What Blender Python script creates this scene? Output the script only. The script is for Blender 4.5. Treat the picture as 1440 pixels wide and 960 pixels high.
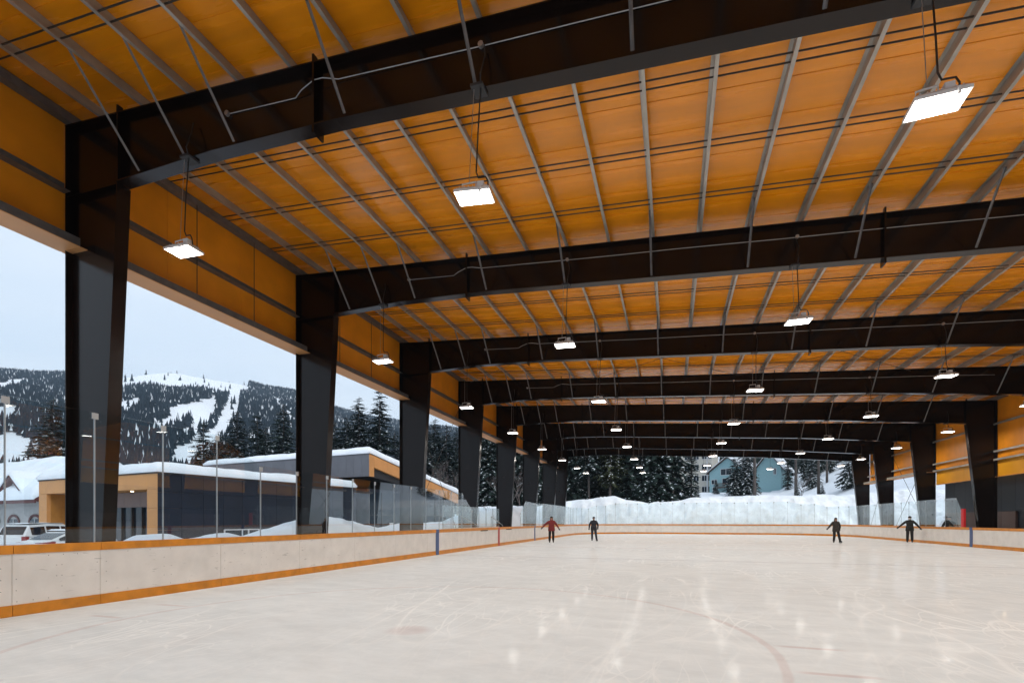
import bpy, math, random
import numpy as np
from mathutils import Vector, Matrix, noise as mn
R = math.radians
random.seed(7)
scn = bpy.context.scene
for o in list(bpy.data.objects): bpy.data.objects.remove(o)

# ------------------------------------------------------------------ camera, sky, sun, exposure
F, HOR, YAW, EYE = 712.43, 731.7, 0.3063, 1.5          # pixels of the 1440 px wide photograph
CY, SY = math.cos(YAW), math.sin(YAW)
cd = bpy.data.cameras.new('camera'); cam = bpy.data.objects.new('camera', cd)
scn.collection.objects.link(cam); scn.camera = cam
cam.location = (0, 0, EYE); cam.rotation_euler = (R(90), 0, YAW)
cd.sensor_width = 36; cd.lens = F/1440*36; cd.shift_y = (HOR-480)/1440
cd.clip_start = 0.05; cd.clip_end = 6000
W = bpy.data.worlds.new('World'); scn.world = W; W.use_nodes = True
wn = W.node_tree; wn.nodes.clear()
SUN_EL, SUN_ROT = R(42), R(125)
sky = wn.nodes.new('ShaderNodeTexSky'); sky.sky_type = 'NISHITA'; sky.sun_disc = False
sky.sun_elevation = SUN_EL; sky.sun_rotation = SUN_ROT; sky.dust_density = 3; sky.air_density = 1.2
bg = wn.nodes.new('ShaderNodeBackground'); bg.inputs[1].default_value = 0.12
bg2 = wn.nodes.new('ShaderNodeBackground'); bg2.inputs[1].default_value = 1.0
tc = wn.nodes.new('ShaderNodeTexCoord'); nz = wn.nodes.new('ShaderNodeTexNoise')
mp = wn.nodes.new('ShaderNodeMapping'); mp.inputs['Scale'].default_value = (1.2, 1.2, 5)
nz.inputs['Scale'].default_value = 1.6; nz.inputs['Detail'].default_value = 5
cr = wn.nodes.new('ShaderNodeValToRGB')
cr.color_ramp.elements[0].position = .32; cr.color_ramp.elements[0].color = (.54, .635, .745, 1)
cr.color_ramp.elements[1].position = .72; cr.color_ramp.elements[1].color = (.66, .72, .785, 1)
mx = wn.nodes.new('ShaderNodeMixShader'); mx.inputs[0].default_value = .86
wo = wn.nodes.new('ShaderNodeOutputWorld')
for a, b in ((tc.outputs['Generated'], mp.inputs[0]), (mp.outputs[0], nz.inputs[0]), (nz.outputs[0], cr.inputs[0]),
             (cr.outputs[0], bg2.inputs[0]), (sky.outputs[0], bg.inputs[0]), (bg.outputs[0], mx.inputs[1]),
             (bg2.outputs[0], mx.inputs[2]), (mx.outputs[0], wo.inputs[0])):
    wn.links.new(a, b)
sl = bpy.data.lights.new('sun', 'SUN'); sl.energy = 0.9; sl.angle = R(25); sl.color = (1, .95, .88)
so = bpy.data.objects.new('sun', sl); scn.collection.objects.link(so)
so.rotation_euler = (R(90)-SUN_EL, 0, R(180)-SUN_ROT)
vs = scn.view_settings; vs.view_transform = 'Standard'; vs.look = 'None'; vs.exposure = 0.6; vs.gamma = 1
cy_ = scn.cycles; cy_.max_bounces = 5; cy_.diffuse_bounces = 3; cy_.glossy_bounces = 3; cy_.transmission_bounces = 2; cy_.transparent_max_bounces = 14
cy_.caustics_reflective = False; cy_.caustics_refractive = False; cy_.use_denoising = True; cy_.sample_clamp_direct = 12.0; cy_.sample_clamp_indirect = 4.0; cy_.use_adaptive_sampling = True; cy_.adaptive_threshold = .02

# ------------------------------------------------------------------ helpers
def ray(u, zc):                       # photo column u at optical depth zc -> ground x, y
    xc = (u-720)/F*zc
    return xc*CY-zc*SY, xc*SY+zc*CY
def hz(v, zc): return EYE+(HOR-v)*zc/F
def onX(u, X):
    k = (u-720)/F; return X*(CY+k*SY)/(k*CY-SY)
def depth(x, y): return y*CY-x*SY
def proj(x, y, z):
    zc = depth(x, y); return 720+F*(x*CY+y*SY)/zc, HOR-F*(z-EYE)/zc
def interp(t, pts):
    if t <= pts[0][0]: return pts[0][1]
    for (a, b), (c, d) in zip(pts, pts[1:]):
        if t <= c: return b+(d-b)*(t-a)/(c-a)
    return pts[-1][1]
COL = scn.collection
def tag(o, label=None, cat=None, group=None, kind=None):
    if label: o['label'] = label
    if cat: o['category'] = cat
    if group: o['group'] = group
    if kind: o['kind'] = kind
    return o
def empty(name, loc=(0, 0, 0), rz=0, **k):
    o = bpy.data.objects.new(name, None); COL.objects.link(o)
    o.location = loc; o.rotation_euler = (0, 0, rz); o.empty_display_size = .2
    return tag(o, **k)
def put(name, me, parent=None, loc=(0, 0, 0), rot=(0, 0, 0), sc=None, **k):
    o = bpy.data.objects.new(name, me); COL.objects.link(o)
    o.location = loc; o.rotation_euler = rot
    if sc: o.scale = sc
    if parent: o.parent = parent
    return tag(o, **k)
def copy_tree(o, parent=None):
    c = o.copy(); COL.objects.link(c); c.parent = parent
    for ch in o.children: copy_tree(ch, c)
    return c
class MB:
    def __init__(s): s.v = []; s.f = []; s.m = []; s.cm = 0
    def face(s, pts):
        n = len(s.v); s.v += [tuple(p) for p in pts]; s.f.append(tuple(range(n, n+len(pts)))); s.m.append(s.cm)
        return s
    def box(s, x0, x1, y0, y1, z0, z1):
        n = len(s.v)
        s.v += [(x, y, z) for z in (z0, z1) for y in (y0, y1) for x in (x0, x1)]
        for q in ((0, 2, 3, 1), (4, 5, 7, 6), (0, 1, 5, 4), (2, 6, 7, 3), (0, 4, 6, 2), (1, 3, 7, 5)):
            s.f.append(tuple(n+i for i in q)); s.m.append(s.cm)
        return s
    def prism(s, poly, a0, a1, axis='y'):             # polygon extruded along an axis
        n = len(s.v); k = len(poly)
        for a in (a0, a1):
            for p, q in poly:
                s.v.append((p, a, q) if axis == 'y' else ((a, p, q) if axis == 'x' else (p, q, a)))
        s.f.append(tuple(range(n, n+k))); s.f.append(tuple(range(n+2*k-1, n+k-1, -1))); s.m += [s.cm]*2
        for i in range(k):
            j = (i+1) % k; s.f.append((n+i, n+k+i, n+k+j, n+j)); s.m.append(s.cm)
        return s
    def tube(s, pts, r, seg=6, r1=None, cap=True):
        pts = [Vector(p) for p in pts]; n0 = len(s.v); k = len(pts)
        for i, p in enumerate(pts):
            d = (pts[min(i+1, k-1)]-pts[max(i-1, 0)]).normalized()
            a = Vector((0, 0, 1)) if abs(d.z) < .9 else Vector((1, 0, 0))
            x = d.cross(a).normalized(); y = d.cross(x)
            rr = r if r1 is None else r+(r1-r)*i/(k-1)
            if isinstance(r, (list, tuple)): rr = r[i]
            for j in range(seg):
                t = 2*math.pi*j/seg
                s.v.append(tuple(p+x*math.cos(t)*rr+y*math.sin(t)*rr))
        for i in range(k-1):
            for j in range(seg):
                a = n0+i*seg+j; b = n0+i*seg+(j+1) % seg
                s.f.append((a, b, b+seg, a+seg)); s.m.append(s.cm)
        if cap:
            s.f.append(tuple(range(n0+seg-1, n0-1, -1))); s.f.append(tuple(range(n0+(k-1)*seg, n0+k*seg))); s.m += [s.cm]*2
        return s
    def loft(s, rings, cap=True, close=True):
        n0 = len(s.v); k = len(rings[0])
        for r_ in rings: s.v += [tuple(p) for p in r_]
        for i in range(len(rings)-1):
            for j in range(k if close else k-1):
                a = n0+i*k+j; b = n0+i*k+(j+1) % k
                s.f.append((a, b, b+k, a+k)); s.m.append(s.cm)
        if cap:
            s.f.append(tuple(range(n0+k-1, n0-1, -1))); s.f.append(tuple(range(n0+(len(rings)-1)*k, n0+len(rings)*k))); s.m += [s.cm]*2
        return s
    def mesh(s, name, mats, smooth=False):
        me = bpy.data.meshes.new(name); me.from_pydata(s.v, [], s.f)
        if not isinstance(mats, (list, tuple)): mats = [mats]
        for m_ in mats: me.materials.append(m_)
        if len(mats) > 1: me.polygons.foreach_set('material_index', s.m)
        if smooth: me.polygons.foreach_set('use_smooth', [True]*len(s.f))
        me.update(); return me
    def build(s, name, mats, parent=None, smooth=False, **k):
        return put(name, s.mesh(name, mats, smooth), parent, **k)

def mat(name, col, rough=.6, metal=0., spec=.5, noise=0., nscale=3., bump=0., bscale=20., vec=None, bdist=.05, emit=None, estr=0, var=0.):
    m = bpy.data.materials.new(name); m.use_nodes = True; nt = m.node_tree; p = nt.nodes['Principled BSDF']
    p.inputs['Base Color'].default_value = (*col, 1); p.inputs['Roughness'].default_value = rough
    p.inputs['Metallic'].default_value = metal; p.inputs['Specular IOR Level'].default_value = spec
    c = nt.nodes.new('ShaderNodeTexCoord'); mpn = nt.nodes.new('ShaderNodeMapping')
    if vec: mpn.inputs['Scale'].default_value = vec
    nt.links.new(c.outputs['Object'], mpn.inputs[0])
    if noise or var:
        t = nt.nodes.new('ShaderNodeTexNoise'); t.inputs['Scale'].default_value = nscale; t.inputs['Detail'].default_value = 6
        nt.links.new(mpn.outputs[0], t.inputs[0])
        mr = nt.nodes.new('ShaderNodeMapRange'); mr.inputs[1].default_value = .3; mr.inputs[2].default_value = .7
        mr.inputs[3].default_value = 1-noise; mr.inputs[4].default_value = 1+noise*.6
        nt.links.new(t.outputs[0], mr.inputs[0])
        src = mr.outputs[0]
        if var:
            oi = nt.nodes.new('ShaderNodeObjectInfo'); m2 = nt.nodes.new('ShaderNodeMapRange')
            m2.inputs[3].default_value = 1-var; m2.inputs[4].default_value = 1+var
            nt.links.new(oi.outputs['Random'], m2.inputs[0])
            mu = nt.nodes.new('ShaderNodeMath'); mu.operation = 'MULTIPLY'
            nt.links.new(src, mu.inputs[0]); nt.links.new(m2.outputs[0], mu.inputs[1]); src = mu.outputs[0]
        vm = nt.nodes.new('ShaderNodeVectorMath'); vm.operation = 'SCALE'; vm.inputs[0].default_value = col
        nt.links.new(src, vm.inputs['Scale']); nt.links.new(vm.outputs[0], p.inputs['Base Color'])
        r2 = nt.nodes.new('ShaderNodeMapRange'); r2.inputs[3].default_value = rough*.8; r2.inputs[4].default_value = min(1, rough*1.25)
        nt.links.new(t.outputs[0], r2.inputs[0]); nt.links.new(r2.outputs[0], p.inputs['Roughness'])
    if bump:
        t2 = nt.nodes.new('ShaderNodeTexNoise'); t2.inputs['Scale'].default_value = bscale; t2.inputs['Detail'].default_value = 4
        nt.links.new(mpn.outputs[0], t2.inputs[0])
        bp = nt.nodes.new('ShaderNodeBump'); bp.inputs['Strength'].default_value = bump; bp.inputs['Distance'].default_value = bdist
        nt.links.new(t2.outputs[0], bp.inputs['Height']); nt.links.new(bp.outputs[0], p.inputs['Normal'])
    if emit:
        p.inputs['Emission Color'].default_value = (*emit, 1); p.inputs['Emission Strength'].default_value = estr
    return m
def glass_mat(name, tint, gloss=1., rough=0.):
    m = bpy.data.materials.new(name); m.use_nodes = True; nt = m.node_tree; nt.nodes.clear()
    out = nt.nodes.new('ShaderNodeOutputMaterial'); mix = nt.nodes.new('ShaderNodeMixShader')
    tr = nt.nodes.new('ShaderNodeBsdfTransparent'); tr.inputs[0].default_value = (*tint, 1)
    gl = nt.nodes.new('ShaderNodeBsdfGlossy'); gl.inputs['Roughness'].default_value = rough
    gl.inputs[0].default_value = (gloss, gloss, gloss, 1)
    fr = nt.nodes.new('ShaderNodeFresnel'); ge = nt.nodes.new('ShaderNodeNewGeometry')
    mr = nt.nodes.new('ShaderNodeMapRange'); mr.inputs[3].default_value = 1.5; mr.inputs[4].default_value = 1/1.5
    nt.links.new(ge.outputs['Backfacing'], mr.inputs[0]); nt.links.new(mr.outputs[0], fr.inputs['IOR'])
    nt.links.new(fr.outputs[0], mix.inputs[0]); nt.links.new(tr.outputs[0], mix.inputs[1]); nt.links.new(gl.outputs[0], mix.inputs[2])
    nt.links.new(mix.outputs[0], out.inputs[0]); return m

M = {}
AMB = (.84, .285, .005)
M['amber_roof'] = mat('amber_roof', AMB, .26, noise=.16, nscale=.9, vec=(.35, 3, 1), bump=.05, bscale=2.5, var=.05)
M['amber_wall'] = mat('amber_wall', (.72, .245, .007), .42, noise=.14, nscale=1.2, bump=.05, bscale=3, var=.05)
M['amber_trim'] = mat('amber_trim', (.66, .31, .11), .5, noise=.1, nscale=1)
M['amber_yellow'] = mat('amber_yellow', (.62, .27, .012), .4, noise=.1, nscale=1)
M['board_amber'] = mat('board_amber', (.62, .225, .009), .42, noise=.22, nscale=4, bump=.05)
M['steel'] = mat('brown_steel', (.0095, .0052, .0042), .18, spec=.26, noise=.25, nscale=2, bump=.04, bscale=6)
M['galv'] = mat('galvanised_steel', (.42, .395, .36), .42, metal=.55, noise=.25, nscale=6, vec=(1, .25, 1))
M['galv_dark'] = mat('grey_strut', (.15, .142, .14), .45, metal=.4, noise=.25, nscale=5)
M['rod'] = mat('bridging_rod', (.035, .028, .022), .5, noise=.2)
M['black'] = mat('black_cable', (.012, .012, .012), .5)
M['conduit'] = mat('conduit', (.40, .39, .38), .35, metal=.7, noise=.15)
M['white_paint'] = mat('white_housing', (.62, .61, .60), .4, noise=.05)
M['lamp'] = mat('lamp_panel', (.9, .9, .9), .4, emit=(1, .955, .875), estr=150)
M['poly'] = mat('board_white', (.74, .71, .68), .38, noise=.09, nscale=2.5, bump=.03, bscale=8, var=.03)
def scuffs(m):
    nt = m.node_tree; p = nt.nodes['Principled BSDF']; lk = p.inputs['Base Color'].links[0].from_socket
    g = nt.nodes.new('ShaderNodeNewGeometry'); mp_ = nt.nodes.new('ShaderNodeMapping'); mp_.inputs['Scale'].default_value = (1, .5, 3.2)
    t = nt.nodes.new('ShaderNodeTexNoise'); t.inputs['Scale'].default_value = 5.5; t.inputs['Detail'].default_value = 3; t.inputs['Roughness'].default_value = .65
    nt.links.new(g.outputs['Position'], mp_.inputs[0]); nt.links.new(mp_.outputs[0], t.inputs[0])
    r_ = nt.nodes.new('ShaderNodeMapRange'); r_.inputs[1].default_value = .665; r_.inputs[2].default_value = .74; r_.inputs[4].default_value = .55
    nt.links.new(t.outputs[0], r_.inputs[0]); mx_ = nt.nodes.new('ShaderNodeMix'); mx_.data_type = 'RGBA'
    nt.links.new(r_.outputs[0], mx_.inputs[0]); nt.links.new(lk, mx_.inputs[6]); mx_.inputs[7].default_value = (.16, .15, .15, 1)
    nt.links.new(mx_.outputs[2], p.inputs['Base Color'])
scuffs(M['poly']); scuffs(M['board_amber'])
M['blue'] = mat('line_blue', (.045, .09, .24), .45, noise=.2)
M['red'] = mat('line_red', (.42, .035, .025), .45, noise=.2)
M['redpad'] = mat('red_pad', (.55, .01, .015), .5, noise=.15)
M['dark'] = mat('dark_gap', (.02, .02, .022), .6)
M['screw'] = mat('screw', (.08, .075, .07), .5, metal=.5)
M['alu'] = mat('aluminium', (.38, .40, .42), .35, metal=.6, noise=.1)
M['glass'] = glass_mat('shield_glass', (.945, .978, .983))
M['snow'] = mat('snow', (.80, .845, .90), .75, spec=.2, noise=.07, nscale=.6, bump=.5, bscale=1.6)
M['snow_rough'] = mat('ploughed_snow', (.80, .85, .905), .75, spec=.2, noise=.10, nscale=1.2, bump=1., bscale=1.4, bdist=.22)
M['navy'] = mat('dark_panel', (.009, .013, .024), .38, spec=.3, noise=.2, nscale=1, var=.16)
M['grey_panel'] = mat('grey_panel', (.115, .118, .135), .42, noise=.12, nscale=1, var=.08)
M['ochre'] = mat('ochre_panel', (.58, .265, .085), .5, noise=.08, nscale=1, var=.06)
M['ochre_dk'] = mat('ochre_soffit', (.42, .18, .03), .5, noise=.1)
M['mauve'] = mat('mauve_panel', (.17, .115, .105), .5, noise=.1, var=.08)
M['brown_panel'] = mat('brown_panel', (.085, .055, .05), .5, noise=.15, var=.1)
M['tint'] = mat('tinted_window', (.012, .02, .03), .05, spec=.45)
M['frame_white'] = mat('white_frame', (.55, .56, .58), .5, noise=.05)
M['downlight'] = mat('downlight', (.9, .9, .9), .5, emit=(1, .75, .45), estr=9)
M['oxblood'] = mat('oxblood_timber', (.10, .022, .018), .6, noise=.2, nscale=4)
M['stucco'] = mat('pale_stucco', (.46, .45, .44), .8, noise=.12, nscale=2, bump=.2, bscale=12)
M['teal'] = mat('teal_siding', (.25, .42, .455), .65, noise=.1, nscale=2, vec=(1, 1, 8))
M['cream'] = mat('cream_siding', (.46, .44, .39), .7, noise=.1, nscale=2)
M['timber'] = mat('dark_timber', (.075, .045, .035), .7, noise=.25, nscale=5)
M['bark'] = mat('bark', (.085, .07, .062), .9, noise=.4, nscale=6, vec=(1, 1, .25), bump=.6, bscale=8)
M['needle'] = mat('needles_blue_green', (.017, .032, .027), .7, spec=.25, noise=.45, nscale=.8, var=.25)
M['needle2'] = mat('needles_olive', (.040, .048, .020), .7, spec=.25, noise=.45, nscale=.8, var=.25)
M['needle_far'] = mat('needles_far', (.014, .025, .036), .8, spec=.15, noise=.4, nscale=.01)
M['twig'] = mat('bare_twigs', (.13, .105, .10), .85, noise=.3)
M['carwhite'] = mat('car_white', (.62, .64, .66), .18, spec=.6, noise=.03)
M['cargl'] = mat('car_glass', (.010, .012, .016), .06, spec=.4)
M['tyre'] = mat('tyre', (.02, .02, .02), .8, bump=.3)
M['rim'] = mat('rim', (.35, .35, .36), .35, metal=.8)
M['tail'] = mat('tail_lamp', (.22, .01, .015), .2, noise=.1)
M['concrete'] = mat('concrete', (.25, .245, .24), .8, noise=.2, nscale=2, bump=.2)

# ice: paint lines lie under the surface
def ice_mat():
    m = bpy.data.materials.new('ice'); m.use_nodes = True; nt = m.node_tree; N = nt.nodes; p = N['Principled BSDF']
    def nd(t, **k):
        n = N.new(t)
        for a, b in k.items(): setattr(n, a, b)
        return n
    def math_(op, a, b=None, c=None):
        n = nd('ShaderNodeMath', operation=op)
        for i, q in enumerate((a, b, c)):
            if q is None: continue
            if isinstance(q, (int, float)): n.inputs[i].default_value = q
            else: nt.links.new(q, n.inputs[i])
        return n.outputs[0]
    g = nd('ShaderNodeNewGeometry'); sx = nd('ShaderNodeSeparateXYZ'); nt.links.new(g.outputs['Position'], sx.inputs[0])
    x, y = sx.outputs[0], sx.outputs[1]
    # wobble of the buried paint
    wz = nd('ShaderNodeTexNoise'); wz.inputs['Scale'].default_value = 1.5; nt.links.new(g.outputs['Position'], wz.inputs[0])
    wob = math_('MULTIPLY', math_('SUBTRACT', wz.outputs[0], .5), .05)
    def band(v, c, hw):       # 1 inside
        d = math_('ABSOLUTE', math_('SUBTRACT', math_('ADD', v, wob), c)); n = nd('ShaderNodeMapRange', interpolation_type='SMOOTHSTEP')
        n.inputs[1].default_value = hw*.6; n.inputs[2].default_value = hw*1.5; n.inputs[3].default_value = 1; n.inputs[4].default_value = 0
        nt.links.new(d, n.inputs[0]); return n.outputs[0]
    def dist(cx, cy):
        a = math_('SUBTRACT', x, cx); b = math_('SUBTRACT', y, cy)
        return math_('SQRT', math_('ADD', math_('MULTIPLY', a, a), math_('MULTIPLY', b, b)))
    red = None; blue = None
    def acc(a, b): return b if a is None else math_('MAXIMUM', a, b)
    for cx, cy in ((-3.45, 6.2), (9.8, 6.2), (-3.45, 51), (9.8, 51)):
        d = dist(cx, cy); red = acc(red, band(d, 4.57, .045)); red = acc(red, band(d, 0, .26))
        for sgn in (-1, 1):
            for dy in (-.55, .55):
                hm = math_('MULTIPLY', math_('MULTIPLY', band(y, cy+dy, .04), band(x, cx+sgn*5.0, .30)), 1.5); red = acc(red, hm)
    red = acc(red, band(y, 28.53, .15)); red = acc(red, band(y, 1.0, .03)); red = acc(red, band(y, 56.5, .03))
    blue = acc(blue, band(y, 20.24, .15)); blue = acc(blue, band(y, 36.8, .15)); blue = acc(blue, band(dist(3.18, 28.53), 4.57, .03))
    # skate cuts: thin bent lines of ground snow
    cut = None
    for i, (sc, rot, ww) in enumerate(((.30, .3, .006), (.24, 1.2, .006), (.42, 2.2, .006), (.20, 2.8, .006), (.55, .9, .007), (.48, 1.7, .007), (.35, 2.5, .006), (.8, .1, .006), (.9, 1.45, .006), (.7, 2.0, .005), (1.3, .4, .007), (1.5, 1.0, .007), (1.2, 1.9, .007), (1.7, 2.6, .008), (1.4, 3.0, .007))):
        mp_ = nd('ShaderNodeMapping'); mp_.inputs['Rotation'].default_value = (0, 0, rot); mp_.inputs['Location'].default_value = (i*7.3, i*3.1, 0)
        mp_.inputs['Scale'].default_value = (1, .25, 1); nt.links.new(g.outputs['Position'], mp_.inputs[0])
        t = nd('ShaderNodeTexNoise'); t.inputs['Scale'].default_value = sc; t.inputs['Detail'].default_value = .6; t.inputs['Distortion'].default_value = .15
        nt.links.new(mp_.outputs[0], t.inputs[0])
        d = math_('ABSOLUTE', math_('SUBTRACT', math_('FRACT', math_('MULTIPLY', t.outputs[0], 3.2)), .5))
        n = nd('ShaderNodeMapRange'); n.inputs[1].default_value = 0; n.inputs[2].default_value = ww*2.2; n.inputs[3].default_value = 1; n.inputs[4].default_value = 0
        nt.links.new(d, n.inputs[0]); cut = acc(cut, n.outputs[0])
    brk = nd('ShaderNodeTexNoise'); brk.inputs['Scale'].default_value = .35; brk.inputs['Detail'].default_value = 5; nt.links.new(g.outputs['Position'], brk.inputs[0])
    br = nd('ShaderNodeMapRange'); br.inputs[1].default_value = .36; br.inputs[2].default_value = .66; nt.links.new(brk.outputs[0], br.inputs[0])
    cut = math_('MULTIPLY', cut, br.outputs[0])
    fz = nd('ShaderNodeTexNoise'); fz.inputs['Scale'].default_value = 2.2; fz.inputs['Detail'].default_value = 8; fz.inputs['Roughness'].default_value = .7
    mp2 = nd('ShaderNodeMapping'); mp2.inputs['Rotation'].default_value = (0, 0, .5); mp2.inputs['Scale'].default_value = (.6, 1.1, 1)
    nt.links.new(g.outputs['Position'], mp2.inputs[0]); nt.links.new(mp2.outputs[0], fz.inputs[0])
    ramp = nd('ShaderNodeValToRGB'); nt.links.new(fz.outputs[0], ramp.inputs[0])
    ramp.color_ramp.elements[0].position = .3; ramp.color_ramp.elements[0].color = (.57, .605, .635, 1)
    ramp.color_ramp.elements[1].position = .7; ramp.color_ramp.elements[1].color = (.69, .725, .755, 1)
    def mixc(fac, a, b):
        n = nd('ShaderNodeMix', data_type='RGBA'); nt.links.new(fac, n.inputs[0]); nt.links.new(a, n.inputs[6]); n.inputs[7].default_value = (*b, 1)
        return n.outputs[2]
    c = ramp.outputs[0]
    c = mixc(math_('MULTIPLY', red, .21), c, (.42, .20, .18)); c = mixc(math_('MULTIPLY', blue, .35), c, (.36, .37, .42))
    c = mixc(math_('MULTIPLY', cut, .34), c, (.86, .86, .86))
    nt.links.new(c, p.inputs['Base Color'])
    rg = nd('ShaderNodeMapRange'); rg.inputs[1].default_value = .3; rg.inputs[2].default_value = .7; rg.inputs[3].default_value = .035; rg.inputs[4].default_value = .07
    nt.links.new(fz.outputs[0], rg.inputs[0])
    nt.links.new(math_('ADD', rg.outputs[0], math_('MULTIPLY', cut, .4)), p.inputs['Roughness'])
    p.inputs['IOR'].default_value = 1.31; p.inputs['Specular IOR Level'].default_value = .16
    bp = nd('ShaderNodeBump'); bp.inputs['Strength'].default_value = .03; bp.inputs['Distance'].default_value = .004
    nt.links.new(math_('ADD', math_('MULTIPLY', fz.outputs[0], 1.0), math_('MULTIPLY', cut, .5)), bp.inputs['Height']); nt.links.new(bp.outputs[0], p.inputs['Normal'])
    df = nd('ShaderNodeBsdfDiffuse'); nt.links.new(c, df.inputs['Color']); ms = nd('ShaderNodeMixShader')
    gm = nd('ShaderNodeMapRange'); gm.inputs[1].default_value = .35; gm.inputs[2].default_value = .65; gm.inputs[3].default_value = .08; gm.inputs[4].default_value = .24
    nt.links.new(brk.outputs[0], gm.inputs[0]); nt.links.new(gm.outputs[0], ms.inputs[0])
    nt.links.new(df.outputs[0], ms.inputs[1]); nt.links.new(p.outputs[0], ms.inputs[2]); nt.links.new(ms.outputs[0], N['Material Output'].inputs[0])
    return m
M['ice'] = ice_mat()

# ------------------------------------------------------------------ arena dimensions (metres; x across, y along the rink)
BAY, WL, WR = 7.5, 13.33, 18.73
FY = [8.02+BAY*(n-1)-(1.74 if n == 8 else 0) for n in range(9)]
ROOF0, ROOF1 = -8.0, 59.4
def htop(x): return 10.60-.0573*(x+WL)
SLOPE = math.atan(.0573)
BOT = [(-11.67, 8.98), (-9.0, 9.06), (-6.0, 8.995), (-3, htop(-3)-1.185), (9.8, htop(9.8)-1.18), (12.1, 7.89), (15, 7.64), (17.22, 7.44)]
def hbot(x): return interp(x, BOT)
def smooth(a, b, t):
    t = min(1, max(0, (t-a)/(b-a))); return t*t*(3-2*t)

# ------------------------------------------------------------------ terrain: one sheet to the horizon
RIDGE = [(-700, 170), (-200, 200), (0, 204), (60, 201), (120, 203), (200, 203), (250, 199), (300, 187), (350, 181), (415, 172), (470, 152), (560, 132), (640, 122), (720, 112), (900, 95), (1200, 80), (1600, 70), (2400, 60)]
def ground(x, y):
    z = -.45
    r = math.hypot(x, y); zc = depth(x, y)
    if r > 60 and zc > r*.25:
        u = 720+F*(x*CY+y*SY)/zc
        rh = interp(u, RIDGE)/F*(1300*zc/r)
        t = max(0, (r-260)/1040)
        s = t**.92 if t < .8 else (.8**.92+(1-.8**.92)*math.sin(min(1, (t-.8)/.2)*math.pi/2))
        if t > 1: s = 1-(t-1)*.5
        fade = smooth(.25, .55, zc/r)
        z += rh*s*fade
        z += smooth(150, 500, r)*fade*(mn.noise(Vector((x/190, y/190, 3.3)))*16+mn.noise(Vector((x/70, y/70, 7.3)))*6)
    far = smooth(63, 72, y)*3.0+max(0, min(1, (y-70)/55))*5.5*smooth(-30, 0, x)
    z += far*smooth(-70, -40, x)
    right = max(0, x-21.5)*.52
    z += min(right, 11+.05*max(0, x-21))*smooth(-20, 5, y)
    if abs(x+45) < 45 and 0 < y < 60: pass
    z += mn.noise(Vector((x/9, y/9, 1)))*.12*smooth(20, 60, r)
    return z
def build_terrain():
    na = 420; rs = [0, 8, 16, 24, 32, 40, 46, 52, 56, 60, 63, 66, 69, 72, 75, 79, 83, 88, 93, 99, 106, 114, 123, 133, 145, 160, 178, 200]
    while rs[-1] < 2600: rs.append(rs[-1]*1.055)
    v = []; f = []
    for r in rs:
        for i in range(na):
            a = 2*math.pi*i/na; x, y = r*math.sin(a), r*math.cos(a)
            v.append((x, y, ground(x, y)))
    for k in range(len(rs)-1):
        for i in range(na):
            j = (i+1) % na; f.append((k*na+i, k*na+j, (k+1)*na+j, (k+1)*na+i))
    me = bpy.data.meshes.new('terrain'); me.from_pydata(v, [], f); me.materials.append(M['snow']); me.polygons.foreach_set('use_smooth', [True]*len(f)); me.update(); me.flip_normals()
    put('terrain', me, kind='structure')
build_terrain()

# ------------------------------------------------------------------ rink: ice, slab, boards, glass
RX0, RX1, RY0, RY1, RR = -9.85, 16.2, -2.5, 60.0, 7.7
def rink_path():
    segs = []; q = math.pi/2
    segs.append(('l', (RX0, RY0+RR), (0, 1), RY1-RY0-2*RR))
    segs.append(('a', (RX0+RR, RY1-RR), math.pi, RR*q))
    segs.append(('l', (RX0+RR, RY1), (1, 0), RX1-RX0-2*RR))
    segs.append(('a', (RX1-RR, RY1-RR), q, RR*q))
    segs.append(('l', (RX1, RY1-RR), (0, -1), RY1-RY0-2*RR))
    segs.append(('a', (RX1-RR, RY0+RR), 0, RR*q))
    segs.append(('l', (RX1-RR, RY0), (-1, 0), RX1-RX0-2*RR))
    segs.append(('a', (RX0+RR, RY0+RR), -q, RR*q))
    return segs
SEGS = rink_path(); PER = sum(s_[3] for s_ in SEGS)
def rp(s):                              # point and outward normal at arc length s (0 = near end of the left side, running away)
    s %= PER
    for k, a, d, L in SEGS:
        if s <= L:
            if k == 'l': return a[0]+d[0]*s, a[1]+d[1]*s, -d[1], d[0]
            t = d-s/RR; return a[0]+RR*math.cos(t), a[1]+RR*math.sin(t), math.cos(t), math.sin(t)
        s -= L
    return rp(0)
def sL(y): return y-(RY0+RR)
S_FAR0 = SEGS[0][3]; S_END = S_FAR0+SEGS[1][3]; S_END1 = S_END+SEGS[2][3]; S_R0 = S_END1+SEGS[3][3]; S_R1 = S_R0+SEGS[4][3]
def sR(y): return S_R0+(RY1-RR-y)
def strip(mb, s0, s1, o0, o1, z0, z1, org=(0, 0)):
    n = max(1, int(math.ceil((s1-s0)/.45))) if not straight(s0, s1) else 1
    rings = []
    for i in range(n+1):
        x, y, nx, ny = rp(s0+(s1-s0)*i/n); x -= org[0]; y -= org[1]
        zz0, zz1 = (z0, z1) if not isinstance(z1, tuple) else (z0, z1[0]+(z1[1]-z1[0])*i/n)
        rings.append([(x+nx*o0, y+ny*o0, zz0), (x+nx*o1, y+ny*o1, zz0), (x+nx*o1, y+ny*o1, zz1), (x+nx*o0, y+ny*o0, zz1)])
    mb.loft(rings); return mb
def straight(s0, s1):
    a = rp(s0+1e-4); b = rp(s1-1e-4); return abs(a[2]-b[2])+abs(a[3]-b[3]) < 1e-3
poly = [rp(PER*i/240)[:2] for i in range(240)]
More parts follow.
